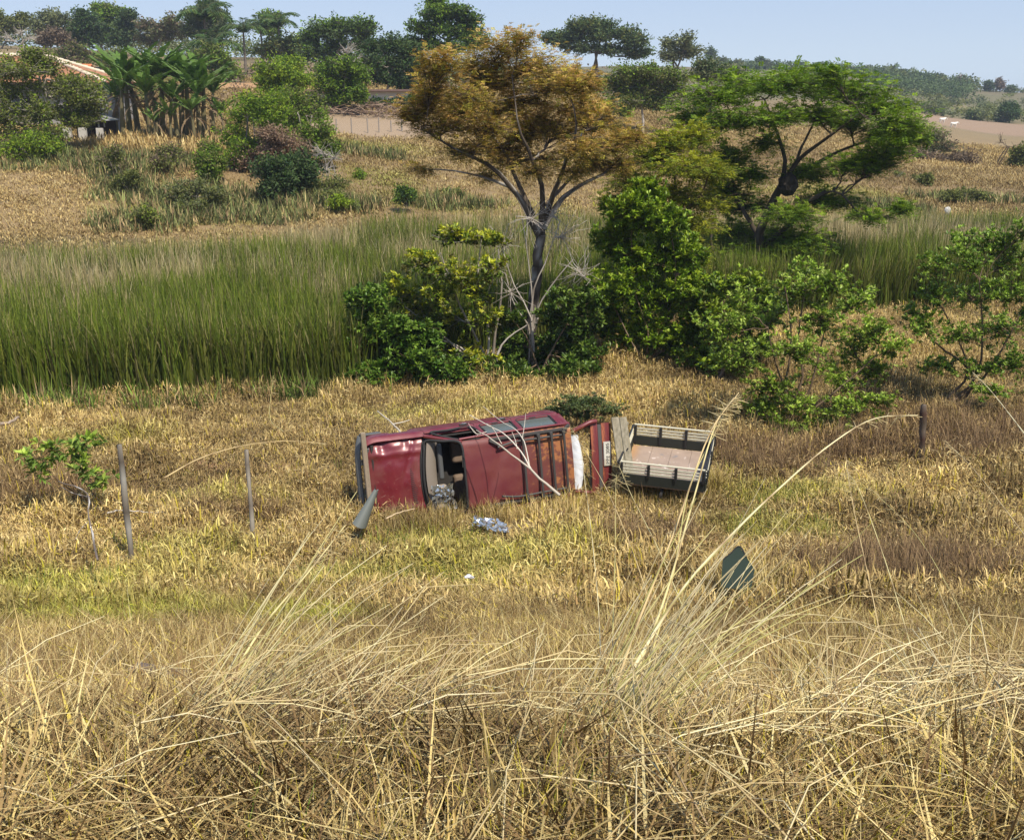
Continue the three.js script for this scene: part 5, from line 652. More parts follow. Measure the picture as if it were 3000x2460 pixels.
{ // farmhouse: hip roof, its ridge along x
  const D = 79, b = onG(20, D), t = thing('farmhouse', 'farmhouse with weathered brown tiled hip roof behind the sparse olive tree', 'house', b);
  const R1 = at(128, 166, D).sub(b), E1 = at(312, 243, D - 3).sub(b), ry = R1.y, ey = E1.y, x0 = -9, rx = R1.x, ex = E1.x, zf = 3.4, zb = -3.6;
  part('wall', boxG(x0, ex - 0.5, -1, ey + 0.1, zb + 0.6, zf - 0.7), plasterM, t);
  const rf = part('roof', tiledPlane(V(x0, ey, zf), V(ex, ey, zf), V(rx, ry, 0), V(x0, ry, 0), 46, 14), tileM, t);
  part('roof_end', tiledPlane(V(ex, ey, zf), V(ex, ey, zb), V(rx, ry, -0.02), V(rx, ry, 0), 18, 12), tileM, rf); part('roof_back', tiledPlane(V(x0, ey, zb), V(ex, ey, zb), V(rx, ry, 0), V(x0, ry, 0), 46, 14), tileM, rf);
  const rm = new MB(); for (const [p, q] of [[V(rx, ry, 0), V(ex, ey, zf)], [V(x0, ry, 0), V(rx, ry, 0)], [V(rx, ry, 0), V(ex, ey, zb)]]) { const n = 16; for (let k = 0; k < n; k++) { const a = p.clone().lerp(q, k / n), c = p.clone().lerp(q, (k + 1.1) / n); a.y += 0.1; c.y += 0.13; rm.tube([a, c], [0.13, 0.16], 6, [0.62, 0.52, 0.38]); } }
  part('ridge_tiles', rm.geo(), vcM, rf); rf.children.at(-1).userData.kind = 'stuff';
  for (const [wx, w] of [[-5, 1.1], [-1.2, 1.0], [1.6, 0.9]]) { const f = part('window', boxG(wx, wx + w, ey - 1.9, ey - 0.8, zf - 0.71, zf - 0.62), greyM, t); part('pane', boxG(wx + 0.08, wx + w - 0.08, ey - 1.82, ey - 0.88, zf - 0.615, zf - 0.6, 0.004), M(0.03, 0.035, 0.04, 0.15), f); }
  part('door', boxG(0.2, 1.1, ey - 3.0, ey - 0.75, zf - 0.71, zf - 0.64), M(0.14, 0.09, 0.06, 0.8), t);
}
{ // small gabled house behind
  const D = 90, b = onG(245, D), t = thing('outbuilding', 'small outbuilding with bright orange tiled roof behind the farmhouse', 'house', b), A = at(215, 189, D).sub(b), B = at(268, 189, D).sub(b), E = at(250, 216, D).sub(b), zf = 1.6;
  part('wall', boxG(A.x + 0.1, B.x - 0.2, -1, E.y - 0.05, -zf + 0.2, zf - 0.2), plasterM, t);
  const m2 = new THREE.MeshStandardMaterial({ map: tileTex, color: rgb(1.7, 1.25, 1.0), vertexColors: true, roughness: 0.9, side: THREE.DoubleSide });
  const rf = part('roof', tiledPlane(V(A.x - 0.3, E.y, zf), V(B.x, E.y, zf), V(B.x, A.y, 0), V(A.x - 0.3, A.y, 0), 12, 6), m2, t); part('roof_back', tiledPlane(V(A.x - 0.3, E.y, -zf), V(B.x, E.y, -zf), V(B.x, A.y, 0), V(A.x - 0.3, A.y, 0), 12, 6), m2, rf);
  const s = at(285, 225, D - 2).sub(b), L = new MB(); for (let k = 0; k < 10; k++) L.box(V(s.x - 0.9 + k * 0.22, s.y + 0.25 - k * 0.05, 0.6), 0.2, 0.03, 3.0, [0.20, 0.19, 0.19].map((q) => q * (k % 2 ? 0.85 : 1.1)), new THREE.Quaternion().setFromEuler(new THREE.Euler(0.25, 0, -0.22))); part('lean_to_roof', L.geo(), vcM, t, 'grey sheet lean-to roof beside the tiled roof');
}
{ // grey yard wall under the eave
  const D = 72, b = onG(300, D), a = at(270, 262, D).sub(b), c = at(345, 280, D).sub(b), t = thing('yard_wall', 'grey plastered yard wall between farmhouse eave and bananas', 'wall', b);
  part('wall_body', boxG(a.x, c.x, -1, a.y + 0.1, -0.1, 0.1), greyM, t); part('wall_cap', boxG(a.x - 0.05, c.x + 0.05, a.y + 0.102, a.y + 0.2, -0.16, 0.16), plasterM, t);
}
{ // low shed
  const D = 67, b = onG(255, D), t = thing('shed', 'low open shed with grey sheet roof on pale block piers', 'shed', b), k = (px, py) => at(px, py, D).sub(b), eL = k(186, 350), eR = k(322, 345), rd = k(240, 322), g0 = -0.3;
  const Y = eL.y - 0.05;
  for (const [p, q, top] of [[194, 218, 372], [240, 262, 372], [292, 312, 374]]) { const a = k(p, top), c = k(q, top); part('pier', boxG(a.x, c.x, g0, a.y, 0.5, 0.75), whiteM, t); }
  part('back_wall', boxG(eL.x + 0.2, eR.x - 0.2, g0, Y, -1.4, -1.25), M(0.05, 0.04, 0.035, 0.9), t);
  for (const p of [192, 208, 222, 250, 300, 316]) { const a = k(p, 372), c = k(p, 350); part('post', boxG(a.x - 0.04, a.x + 0.04, a.y + 0.003, Y + 0.02, 0.56, 0.66), greyM, t); }
  for (const [s, A, B] of [[0, V(eL.x - 0.15, Y, 0), V(rd.x, rd.y, 0)], [1, V(rd.x, rd.y, 0), V(eR.x + 0.1, Y, 0)]]) { const n = 7, m = new MB(); for (let i = 0; i < n; i++) { const p = A.clone().lerp(B, i / n), q = A.clone().lerp(B, (i + 1.02) / n); p.z = q.z = -0.3; m.bar(p, q, 2.5, 0.03, [0.34, 0.33, 0.31].map((x) => x * (0.8 + 0.4 * ((i * 7) % 5) / 5)), V(0, 1, 0)); } part('roof', m.geo(), vcM, t); }
  part('beam', boxG(eL.x, eR.x, Y - 0.12, Y - 0.01, 0.55, 0.67), M(0.10, 0.08, 0.06, 0.9), t);
}
{ // white wall glimpsed under the yard trees
  const D = 100, b = onG(1030, D), a = at(892, 268, D).sub(b), c = at(1190, 285, D).sub(b), t = thing('white_house', 'long low whitewashed house glimpsed under the dark yard trees', 'house', b);
  part('wall', boxG(a.x, c.x, -1.5, a.y, -2.5, 0), whiteM, t); part('roof', boxG(a.x - 0.3, c.x + 0.3, a.y + 0.003, a.y + 0.2, -2.9, 0.5), M(0.16, 0.10, 0.08, 0.9), t);
  for (const x of [0.15, 0.34, 0.5, 0.66, 0.85]) { const w = lerp(a.x, c.x, x), f = part('window', boxG(w, w + 0.9, a.y - 1.4, a.y - 0.5, 0.002, 0.06), greyM, t); part('pane', boxG(w + 0.07, w + 0.83, a.y - 1.33, a.y - 0.57, 0.062, 0.07, 0.003), darkM, f); }
}
{ // brush heap, fence and cattle
  const r = rng(17), m = new MB(); for (let k = 0; k < 260; k++) { const p = onG(r.in(950, 1180), r.in(86, 92)); const a = r() * 6.28, L = r.in(0.6, 2.2); m.tube([p.clone().add(V(0, r.in(0, 0.7), 0)), p.clone().add(V(Math.cos(a) * L, r.in(0.05, 1.0), Math.sin(a) * L))], [0.035, 0.015], 4, r.pick([[0.25, 0.17, 0.12], [0.12, 0.08, 0.06], [0.34, 0.25, 0.18]])); }
  const g = sh(new THREE.Mesh(m.geo(), bark)); g.name = 'brushwood'; tag(g, 'heap of cut dry branches along the bare pinkish strip', null, null, 'stuff'); scene.add(g); TRIS += m.tris;
  const postL = ['first thin post of the far fence line, beside the big bush', 'second thin post of the far fence line on the pinkish strip', 'thin far fence post, third from the big bush', 'thin far fence post, fourth from the big bush', 'thin far fence post, fifth from the big bush', 'thicker far fence post at the tip of the russet branches'];
  [[985, 395], [1030, 392], [1078, 390], [1110, 388], [1146, 386], [1177, 384]].forEach(([px, py], i) => { const b = gp(px, py), p = new MB(), h = i === 5 ? 1.35 : 1.1; p.tube([V(0, -0.2, 0), V(r.s(0.04), h, 0)], i === 5 ? 0.07 : 0.045, 6, [0.30, 0.26, 0.22]); const o = sh(new THREE.Mesh(p.geo(), bark)); o.name = numbered('fence_post'); o.position.copy(b); tag(o, postL[i], 'fence post', 'posts of the far fence'); scene.add(o); });
}
function cow(name, label, p, yaw, s = 1) { // standing cow: deep trunk, neck, head, jointed legs, tail
  const t = thing(name, label, 'cow', p), c = [0.72, 0.68, 0.6], m = new MB();
  m.tube([V(-0.8, 1.05, 0), V(-0.7, 1.08, 0), V(-0.3, 1.0, 0), V(0.2, 0.98, 0), V(0.6, 1.08, 0), V(0.85, 1.22, 0), V(1.1, 1.3, 0), V(1.25, 1.28, 0), V(1.45, 1.1, 0), V(1.58, 0.98, 0)], [0.12, 0.3, 0.36, 0.38, 0.33, 0.22, 0.16, 0.15, 0.11, 0.07], 10, c);
  for (const z of [-0.18, 0.18]) { m.tube([V(-0.62, 0.95, z), V(-0.5, 0.7, z), V(-0.66, 0.42, z), V(-0.62, 0, z)], [0.17, 0.12, 0.06, 0.06], 6, c); m.tube([V(0.55, 0.9, z), V(0.55, 0.5, z), V(0.57, 0.25, z), V(0.55, 0, z)], [0.13, 0.08, 0.055, 0.055], 6, c); m.tube([V(1.2, 1.36, z * 0.6), V(1.15, 1.4, z * 1.5)], [0.06, 0.02], 5, c); }
  m.tube([V(-0.82, 1.2, 0), V(-0.95, 0.9, 0), V(-0.93, 0.5, 0)], [0.04, 0.025, 0.05], 5, c);
  part('body', m.geo(), vcM, t); t.rotation.y = yaw; t.scale.setScalar(s); return t;
}
cow('cow', 'white cow on the far field, nearer the spreading green tree', onG(2768, 200), 0.3, 0.72); cow('cow', 'white cow on the far field track, farther from the green tree', onG(2803, 190), 0.2, 0.7);
{
  const p = gp(2776, 634), g = new THREE.IcosahedronGeometry(0.22, 4), P = g.attributes.position; for (let k = 0; k < P.count; k++) { const v = V(P.getX(k), P.getY(k), P.getZ(k)), n = 1 + 0.5 * fbm(v.x * 4, v.y * 4, 3, v.z * 4); P.setXYZ(k, v.x * 1.1 * n, v.y * 1.2 * n, v.z * n); } g.computeVertexNormals();
  const o = sh(new THREE.Mesh(g, whiteM)); o.name = 'white_boulder'; o.position.copy(p).add(V(0, 1.15, 0)); tag(o, 'pale boulder on the meadow above the greyish reeds', 'boulder'); o.position.y = p.y + 0.32; o.scale.set(0.85, 0.95, 0.8); scene.add(o);
}
// ---------------------------------------------------------------- posts, branches, litter, stalks
const greyWood = [[0.30, 0.26, 0.21], [0.20, 0.17, 0.14], [0.38, 0.34, 0.28]];
function post(name, label, cat, top, bot, D, w, cols, seed, group) { const r = rng(seed), A = at(bot[0], bot[1], D), B = at(top[0], top[1], D), m = new MB(); A.y = H(A.x, A.z) - 0.2; const n = 8, L = A.distanceTo(B), pts = []; for (let k = 0; k <= n; k++) pts.push(A.clone().lerp(B, k / n).add(V(r.s(w * 0.16), 0, r.s(w * 0.16)))); m.tube(pts, (t) => w * (1 + 0.12 * Math.sin(t * 9 + seed)) * (t > 0.97 ? 0.85 : 1), 7, (t, k) => { const c = cols[(k * 5 + seed) % cols.length]; return c; }); const o = sh(new THREE.Mesh(m.geo(A), bark)); o.name = numbered(name); o.position.copy(A); tag(o, label, cat, group); scene.add(o); }
post('fence_post', 'grey round fence post, top pale and foot dark, nearer the green weed', 'fence post', [349, 1302], [371, 1535], 13.6, 0.042, [[0.36, 0.34, 0.30], [0.25, 0.22, 0.18], [0.12, 0.10, 0.08]], 3, 'old fence posts in the dry field');
post('fence_post', 'leaning grey fence post in front of bare orange soil, nearer the car nose', 'fence post', [720, 1318], [733, 1480], 14.4, 0.034, greyWood, 5, 'old fence posts in the dry field');
post('charred_post', 'thick charred fence post stump under the edge shrub', 'fence post', [2708, 1186], [2712, 1290], 18.6, 0.062, [[0.07, 0.04, 0.03], [0.09, 0.07, 0.05], [0.14, 0.11, 0.085]], 7);
function branch(name, label, cat, list, cols, seed, kind = 0) { // list: [[ [px,py,D]... ], r0, r1]
  const m = new MB(); let o0 = null, g = 0; for (const [pts, r0, r1] of list) { const P = pts.map((q) => { const p = at(q[0], q[1], q[2]); if (q[3] !== undefined) p.y = H(p.x, p.z) + q[3]; return p; }); o0 ??= P[0]; const S = smooth(P, 14), r = rng(seed + g++); S.forEach((p, k) => { if (k && k < 14) p.add(V(r.s(r0 * kind), r.s(r0 * kind), r.s(r0 * kind))); }); m.tube(S, (t) => lerp(r0, r1, t), 6, (t, k) => cols[(k * 3 + g) % cols.length]); }
  const o = sh(new THREE.Mesh(m.geo(o0), strawM)); o.name = numbered(name); o.position.copy(o0); tag(o, label, cat); scene.add(o); return o;
}
const PALE = [[0.52, 0.46, 0.37], [0.42, 0.36, 0.28], [0.60, 0.54, 0.44]];
branch('dead_branch', 'forked pale dead branch leaning across the car roof rack', 'branch', [
  [[[1640, 1450, 14.6], [1585, 1405, 14.75], [1545, 1365, 14.85], [1490, 1325, 14.95], [1440, 1285, 15.1], [1395, 1260, 15.3]], 0.026, 0.007],
  [[[1560, 1380, 14.82], [1520, 1315, 15.0], [1475, 1270, 15.2], [1430, 1245, 15.4], [1375, 1215, 15.6]], 0.014, 0.005],
  [[[1552, 1372, 14.85], [1538, 1300, 15.1], [1515, 1262, 15.3], [1470, 1235, 15.6], [1415, 1190, 15.9]], 0.011, 0.004],
  [[[1470, 1300, 15.0], [1440, 1250, 15.3], [1425, 1240, 15.4]], 0.008, 0.004], [[[1515, 1315, 15], [1510, 1290, 15.1], [1500, 1265, 15.2]], 0.006, 0.003], [[[1530, 1285, 15.2], [1537, 1240, 15.4], [1540, 1210, 15.5]], 0.006, 0.003], [[[1400, 1275, 15.2], [1382, 1255, 15.3], [1375, 1250, 15.3]], 0.006, 0.003], [[[1425, 1265, 15.3], [1395, 1270, 15.2], [1372, 1240, 15.4]], 0.006, 0.003]], PALE, 11, 0.35);
branch('dead_branch', 'thin pale stick leaning on the car front wing', 'branch', [[[[1178, 1270, 16.6], [1140, 1232, 16.9], [1105, 1203, 17.1]], 0.018, 0.009], [[[1150, 1242, 16.9], [1180, 1236, 17, ], [1200, 1230, 17.1]], 0.009, 0.005]], PALE, 12, 0.3);
branch('dead_branch', 'curved white driftwood like branch on bare soil between the posts', 'branch', [[[[545, 1370, 16.0, 0.10], [490, 1370, 16.0, 0.12], [440, 1366, 16.1, 0.12]], 0.03, 0.014], [[[440, 1366, 16.1, 0.12], [370, 1355, 16.3, 0.14]], 0.016, 0.008], [[[550, 1366, 16, 0.10], [540, 1357, 16.1, 0.2]], 0.025, 0.01]], PALE, 13, 0.4);
branch('dead_branch', 'pale crooked branch lying in grass just right of the first post', 'branch', [[[[300, 1410, 15.2, 0.3], [330, 1402, 15.3, 0.32], [400, 1400, 15.3, 0.3], [480, 1395, 15.4, 0.26]], 0.02, 0.008]], PALE, 14, 0.5);
branch('dead_sapling', 'bent leafless sapling with white bark patch before the first post', 'sapling', [[[[285, 1640, 11.9], [270, 1570, 12.4], [258, 1500, 12.7], [258, 1450, 12.9], [230, 1430, 13.0], [170, 1410, 13.2]], 0.016, 0.007], [[[258, 1455, 12.9], [215, 1445, 13.1], [175, 1425, 13.2]], 0.008, 0.004], [[[255, 1530, 12.6], [235, 1550, 12.4], [220, 1580, 12.2]], 0.006, 0.004]], [[0.12, 0.09, 0.07], [0.16, 0.12, 0.09], [0.45, 0.42, 0.38], [0.14, 0.11, 0.08]], 15, 0.4);
branch('dead_branch', 'pale broken log end entering at the frame below the reeds', 'branch', [[[[-30, 1222, 20.5, 0.25], [20, 1208, 20.6, 0.28], [48, 1190, 20.8, 0.35]], 0.05, 0.03]], [[0.36, 0.28, 0.20], [0.28, 0.21, 0.15], [0.45, 0.38, 0.3]], 16, 0.3);
branch('dead_branch', 'short pale stick resting at the lower bonnet edge', 'branch', [[[[1130, 1520, 14.2], [1165, 1503, 14.3], [1215, 1490, 14.4]], 0.016, 0.007]], [[0.5, 0.36, 0.2], [0.42, 0.3, 0.16]], 18, 0.3);
{ // dark green broken pane standing in the grass
  const c = at(2165, 1645, 11.2), t = thing('broken_pane', 'dark green tinted car window pane standing tilted in the grass', 'window pane', c), k = (x, y, d) => at(x, y, d).sub(c);
  const A = k(2118, 1640, 11.25), B = k(2166, 1600, 11.3), C = k(2212, 1668, 11.1), Dd = k(2200, 1730, 10.9), E = k(2112, 1720, 11.0), m = new MB(), n = B.clone().sub(A).cross(E.clone().sub(A)).normalize().multiplyScalar(0.006), g = [0.6, 0.7, 0.6];
  for (const s of [1, -1]) { const v = [A, B, C, Dd, E].map((p) => m.vv(p.clone().addScaledVector(n, s * 0.5), g)); for (let q = 1; q < 4; q++) m.t(v[0], v[q], v[q + 1]); }
  const R = [A, B, C, Dd, E]; for (let q = 0; q < 5; q++) { const a = R[q], b = R[(q + 1) % 5]; m.q(m.vv(a.clone().addScaledVector(n, .5), g), m.vv(b.clone().addScaledVector(n, .5), g), m.vv(b.clone().addScaledVector(n, -.5), g), m.vv(a.clone().addScaledVector(n, -.5), g)); }
  part('glass', m.geo(), new THREE.MeshPhysicalMaterial({ color: rgb(0.05, 0.07, 0.055), roughness: 0.15, specularIntensity: 0.1, transmission: 0.35, thickness: 0, side: THREE.DoubleSide }), t); part('edge_rubber', tubeG([A, A.clone().lerp(B, 0.5), B, B.clone().lerp(C, 0.5)], 0.009, 20), rubberM, t);
}
{ // old plank lying in the nearer grass
  const a = gp(408, 2098), b = gp(560, 2112), t = thing('old_plank', 'short dark weathered plank half buried in the nearer dry grass', 'plank', a.clone()); a.y += 0.34; b.y += 0.30;
  part('plank', barG(a.clone().sub(t.position), b.clone().sub(t.position), 0.09, 0.03), new THREE.MeshStandardMaterial({ map: dataTex(128, 32, (u, v) => { const n = fbm(u * 3, v * 12, 3, 4.1); return [0.12 + n * 0.1, 0.09 + n * 0.08, 0.07 + n * 0.06]; }), roughness: 0.95 }), t); part('nail', new THREE.SphereGeometry(0.008, 8, 6).translate(0.02, 0.36, 0.02), steelM, t);
}
{ // crumpled white wrapper
  const r = rng(77), p = gp(1375, 1768), g = new THREE.IcosahedronGeometry(0.05, 2), P = g.attributes.position; for (let k = 0; k < P.count; k++) { const v = V(P.getX(k), P.getY(k), P.getZ(k)), n = 0.7 + 0.9 * fbm(v.x * 22, v.y * 22, 2, v.z * 22 + 3); P.setXYZ(k, v.x * 1.5 * n, v.y * 0.7 * n, v.z * n); } g.computeVertexNormals();
  const o = sh(new THREE.Mesh(g, M(0.6, 0.6, 0.62, 0.5))); o.name = 'crumpled_wrapper'; o.position.copy(p).add(V(0, 0.38, 0)); tag(o, 'small crumpled white wrapper caught in grass in front of the car', 'litter'); scene.add(o);
}
// tall flowering grass stalks that stand out one by one: photo polyline, depth at foot and tip
const stalkCols = [[0.66, 0.55, 0.24], [0.56, 0.48, 0.17], [0.74, 0.63, 0.34], [0.60, 0.44, 0.20]];
const P_ST = [[[[470, 2400], [600, 2130], [760, 1850], [900, 1680], [1010, 1540]], 3.2, 5.6, 7, 'longest bright stalk leaning from the nearer tussock towards the car nose'], [[[500, 2360], [690, 1990], [800, 1840], [960, 1742]], 3.2, 5.2, 6, 'second long stalk beside the longest one, its tip bending over'], [[[440, 2420], [640, 2250], [900, 2030], [1120, 1870], [1310, 1740]], 3.1, 6, 4.5, 'slender arching stalk whose tip ends near the white wrapper'],
  [[[1655, 2440], [1760, 2150], [1860, 1850], [1975, 1560], [2080, 1270], [2165, 1150]], 2.8, 6, 7, 'thick stalk rising in front of the trailer box, first of the tall bundle'], [[[1690, 2440], [1830, 2060], [1945, 1760], [2030, 1470], [2095, 1250], [2150, 1165]], 2.9, 6.1, 6.5, 'thick stalk crossing the trailer corner, second of the tall bundle'], [[[1730, 2430], [1850, 2100], [1965, 1720], [2020, 1430], [2100, 1260], [2120, 1215]], 3.0, 6.2, 4, 'stalk inside the tall bundle ending at the trailer corner'],
  [[[1640, 2400], [1800, 2060], [1990, 1740], [2150, 1560], [2290, 1425], [2430, 1305], [2560, 1227], [2690, 1216]], 2.8, 7, 7, 'longest arching stalk bowing towards the charred post'], [[[1940, 1930], [1880, 1690], [1790, 1460], [1720, 1330], [1668, 1245]], 5, 8, 3.4, 'thin stalk leaning back across the open tailgate'], [[[2010, 1800], [1930, 1610], [1850, 1450], [1812, 1360]], 5.2, 8, 3.4, 'thin stalk crossing the foot of the weathered board'], [[[1800, 2200], [1795, 1900], [1802, 1640], [1804, 1440], [1806, 1390]], 4, 7.5, 3.4, 'upright stalk standing before the tailgate plate'], [[[1760, 1920], [1752, 1760], [1733, 1560], [1715, 1420], [1700, 1300]], 5, 8, 3, 'upright thin stalk before the torn white padding'],
  [[[2665, 2300], [2610, 2030], [2560, 1760], [2500, 1480], [2478, 1330]], 3.6, 7, 3.6, 'gently bent stalk under the longest arch, near the charred post'], [[[2740, 2150], [2660, 1860], [2590, 1630], [2520, 1440], [2480, 1375]], 4, 7, 3.4, 'leaning stalk with its head over the grass, beside the gently bent one'], [[[3010, 2180], [2900, 1960], [2790, 1740], [2680, 1560], [2540, 1420]], 4, 7.5, 3.2, 'long stalk sweeping in from the frame edge above the dark hollow'], [[[3010, 1280], [2960, 1215], [2900, 1140], [2850, 1090]], 6.5, 8.5, 4.5, 'thick stalk hanging in from the frame edge before the edge shrub'], [[[3020, 1590], [2930, 1470], [2850, 1370], [2770, 1290]], 6, 8, 3.6, 'stalk dipping in from the frame edge over dry grass'],
  [[[980, 2380], [1230, 2180], [1500, 2060], [1720, 1990], [1850, 1965]], 3.0, 4.2, 3.4, 'flat lying stalk running across the lower middle of the grass'], [[[1140, 2420], [1300, 2230], [1480, 2215], [1700, 2222], [1830, 2235]], 2.9, 3.4, 3.2, 'bowed stalk forming a low arch at the lower middle'], [[[2000, 1900], [2180, 1830], [2330, 1800], [2480, 1812], [2620, 1850]], 4.6, 5.5, 3, 'low arched stalk behind the tall bundle, tip drooping'], [[[480, 1400], [580, 1345], [700, 1308], [830, 1292], [960, 1300]], 11.5, 13.5, 9, 'long arched stalk bowing over the bare soil by the second post'], [[[2000, 2120], [2100, 1880], [2190, 1660], [2320, 1480]], 4, 6.5, 3.2, 'leaning stalk passing the dark green pane'], [[[830, 1265], [790, 1220], [800, 1100]], 17, 21, 8, 'pale stem rising against the reed edge']];
P_ST.forEach(([pts, d0, d1, mm, label], i) => {
  const r = rng(600 + i), n = pts.length - 1, P = pts.map((q, k) => at(q[0], q[1], lerp(d0, d1, k / n))), c = P[0].clone(), S = smooth(P, 30), m = new MB(), pan = new MB(), rr = mm / 1000 * 1.15;
  const col = stalkCols[i % 4], node = 4 + i % 3;
  m.tube(S, (t) => rr * (1 - 0.6 * t), 6, (t, k) => k % node === 0 ? [0.30, 0.20, 0.09] : col.map((x) => x * (0.88 + 0.24 * noise(k * 0.7, i))));
  const t = thing('grass_stalk', label, 'grass stalk', c, 'single tall dry grass stalks');
  part('stem', m.geo(c), strawM, t);
  const N = 26; for (let k = 0; k < N; k++) { const s = Math.floor(lerp(24, 30, k / N)), p = S[s], d = V(r.s(), r.s(0.6) - 0.3, r.s()).normalize().addScaledVector(S[30].clone().sub(S[26]).normalize(), 0.9).normalize(); pan.tube([p, p.clone().addScaledVector(d, r.in(0.04, 0.13))], [rr * 0.3, rr * 0.18], 3, [0.58, 0.46, 0.22], false); }
  part('seed_head', pan.geo(c), strawM, t);
});
// ---------------------------------------------------------------- grass cover
{
  const YEL = [spot(300, 1830, 1.8, 1.1), spot(120, 1740, 1.3, 0.9), spot(560, 1640, 1.5, 0.8), spot(1350, 1690, 2.2, 1.3), spot(1600, 1640, 1.5, 0.9), spot(900, 1850, 1.0, 0.7), spot(1250, 1600, 1.4, .7), spot(2350, 1460, 2.2, 0.9), spot(640, 1480, 1.5, .8), spot(1000, 1720, 1.4, .8), spot(450, 1720, 1.4, .8), spot(2250, 1560, 1.4, .7), spot(300, 1300, 2, .8), spot(1250, 1220, 3, .8)];
  const BRN = [spot(130, 1470, 2.0, 0.9), spot(2700, 1700, 2.2, 1.2), spot(2650, 1330, 2.5, 1.2), spot(2300, 1380, 1.2, 0.6), spot(1900, 1600, 1.0, .7), spot(700, 1520, 1.2, .5), spot(2300, 1330, 2.4, 0.8), spot(2850, 1280, 2.5, 1.2)], HOLE = [spot(2650, 2030, 0.85, 0.42), spot(2480, 1980, 0.5, 0.3), spot(1680, 2300, 0.16, 0.12)], GRN = [spot(2450, 2180, 0.5, 0.2), spot(2900, 2350, 0.4, 0.2), spot(1650, 2150, .2, .1)];
  const nearCol = (x, z, r) => { let k = fbm(x * 0.7, z * 0.7, 3), c = mix3([0.46, 0.40, 0.33], [1.06, 1.02, 0.80], clamp(0.56 + k * 1.9)); for (const s of YEL) c = mix3(c, [0.86, 1.02, 0.40], sst(0.05, 0.9, inSpot(s, x, z))); for (const s of BRN) c = mix3(c, [0.55, 0.44, 0.40], sst(0.1, 0.6, inSpot(s, x, z)) * 0.8); const j = r.in(0.85, 1.15); return c.map((q) => q * j); };
  const hole = (x, z) => HOLE.some((s) => inSpot(s, x, z) > 0.45);
  // nearer bank: upright dry leaves, lodged straw, thin culms
  const up = [1, 2, 3, 4].map((s) => tuft(s, { n: 28, h: [0.12, 0.36], w: 0.0062, lean: 0.6, curl: [0.1, 1.4], spread: 0.14, pal: [...P_STRAW, ...P_STRAW, P_BROWN[0], P_BROWN[2], P_BROWN[3], P_YEL[0], P_YEL[1]], segs: 3, root: 0.75 }));
  const lodged = [5, 6, 7].map((s) => tuft(s, { n: 28, h: [0.18, 0.52], w: 0.0062, lean: 0.3, lean0: 1.05, curl: [-0.3, 0.7], spread: 0.2, y0: 0.24, pal: [...P_STRAW, ...P_BROWN, P_STRAW[1]], segs: 4, root: 0.9 }));
  const leafN = [17, 18, 19].map((s) => leafy(s, { n: 36, h: [0.05, 0.14], w: 0.0085, top: 0.34, spread: 0.2, pal: [...P_STRAW, ...P_STRAW, P_BROWN[0], P_BROWN[1], P_BROWN[2], P_YEL[0], P_YEL[2]] }));
  const fine = [8, 9].map((s) => tuft(s, { n: 7, h: [0.2, 0.45], w: 0.0038, lean: 0.45, curl: [0.1, 1.1], spread: 0.14, pal: [...P_STRAW, ...P_BROWN], segs: 4, root: 0.8 }));
  const fresh = [10, 11].map((s) => tuft(s, { n: 16, h: [0.14, 0.36], w: 0.009, lean: 0.5, curl: [0.3, 1.4], spread: 0.10, pal: [...P_YEL, ...P_GREEN, P_YEL[1]], segs: 3, root: 0.7 }));
  const place = (d0, d1, s0, s1, ex = {}) => (r) => { const p = inView(r, d0, d1, ex.pw ?? 1); if (kept(p.x, p.z) || (hole(p.x, p.z) && r() < 0.93)) return null; return { x: p.x, z: p.z, s: r.in(s0, s1), sy: r.in(0.7, 1.1), c: nearCol(p.x, p.z, r), tx: r.s(0.25) + (ex.tilt ?? 0), tz: r.s(0.25) }; };
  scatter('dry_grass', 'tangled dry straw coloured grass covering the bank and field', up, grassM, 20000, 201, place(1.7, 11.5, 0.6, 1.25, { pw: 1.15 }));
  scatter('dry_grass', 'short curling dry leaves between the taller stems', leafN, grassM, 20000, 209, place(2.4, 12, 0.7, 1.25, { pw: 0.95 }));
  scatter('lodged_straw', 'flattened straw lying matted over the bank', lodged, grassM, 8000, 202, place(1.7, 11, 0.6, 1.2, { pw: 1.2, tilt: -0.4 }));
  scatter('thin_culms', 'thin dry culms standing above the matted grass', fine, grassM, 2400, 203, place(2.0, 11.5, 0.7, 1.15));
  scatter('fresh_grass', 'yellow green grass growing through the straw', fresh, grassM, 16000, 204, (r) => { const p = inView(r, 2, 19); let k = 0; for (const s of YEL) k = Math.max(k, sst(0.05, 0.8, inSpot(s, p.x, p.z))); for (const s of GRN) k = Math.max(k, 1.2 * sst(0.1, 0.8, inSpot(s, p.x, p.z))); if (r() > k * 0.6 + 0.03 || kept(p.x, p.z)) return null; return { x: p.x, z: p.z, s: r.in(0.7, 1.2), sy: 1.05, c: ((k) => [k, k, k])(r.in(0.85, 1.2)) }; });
  const weeds = [12, 13].map((s) => tuft(s, { n: 20, h: [0.5, 1.1], w: 0.012, lean: 0.5, curl: [-0.6, 1.6], spread: 0.2, pal: P_BROWN, segs: 3 }));
  scatter('dead_weeds', 'dark brown dead weed stems', weeds, grassM, 12000, 205, (r) => { const p = inView(r, 3.5, 22); let k = 0; for (const s of BRN) k = Math.max(k, sst(0.05, 0.7, inSpot(s, p.x, p.z))); if (r() > k || kept(p.x, p.z)) return null; return { x: p.x, z: p.z, s: r.in(0.5, 0.9), c: ((k) => [k, k, k])(r.in(0.8, 1.4)) }; });
  const stems = [14, 15, 16].map((s) => tuft(s, { n: 9, h: [0.3, 0.75], w: 0.0048, lean: 0.42, curl: [-0.2, 0.8], spread: 0.16, pal: [...P_BROWN, ...P_STRAW], segs: 3, root: 0.8 }));
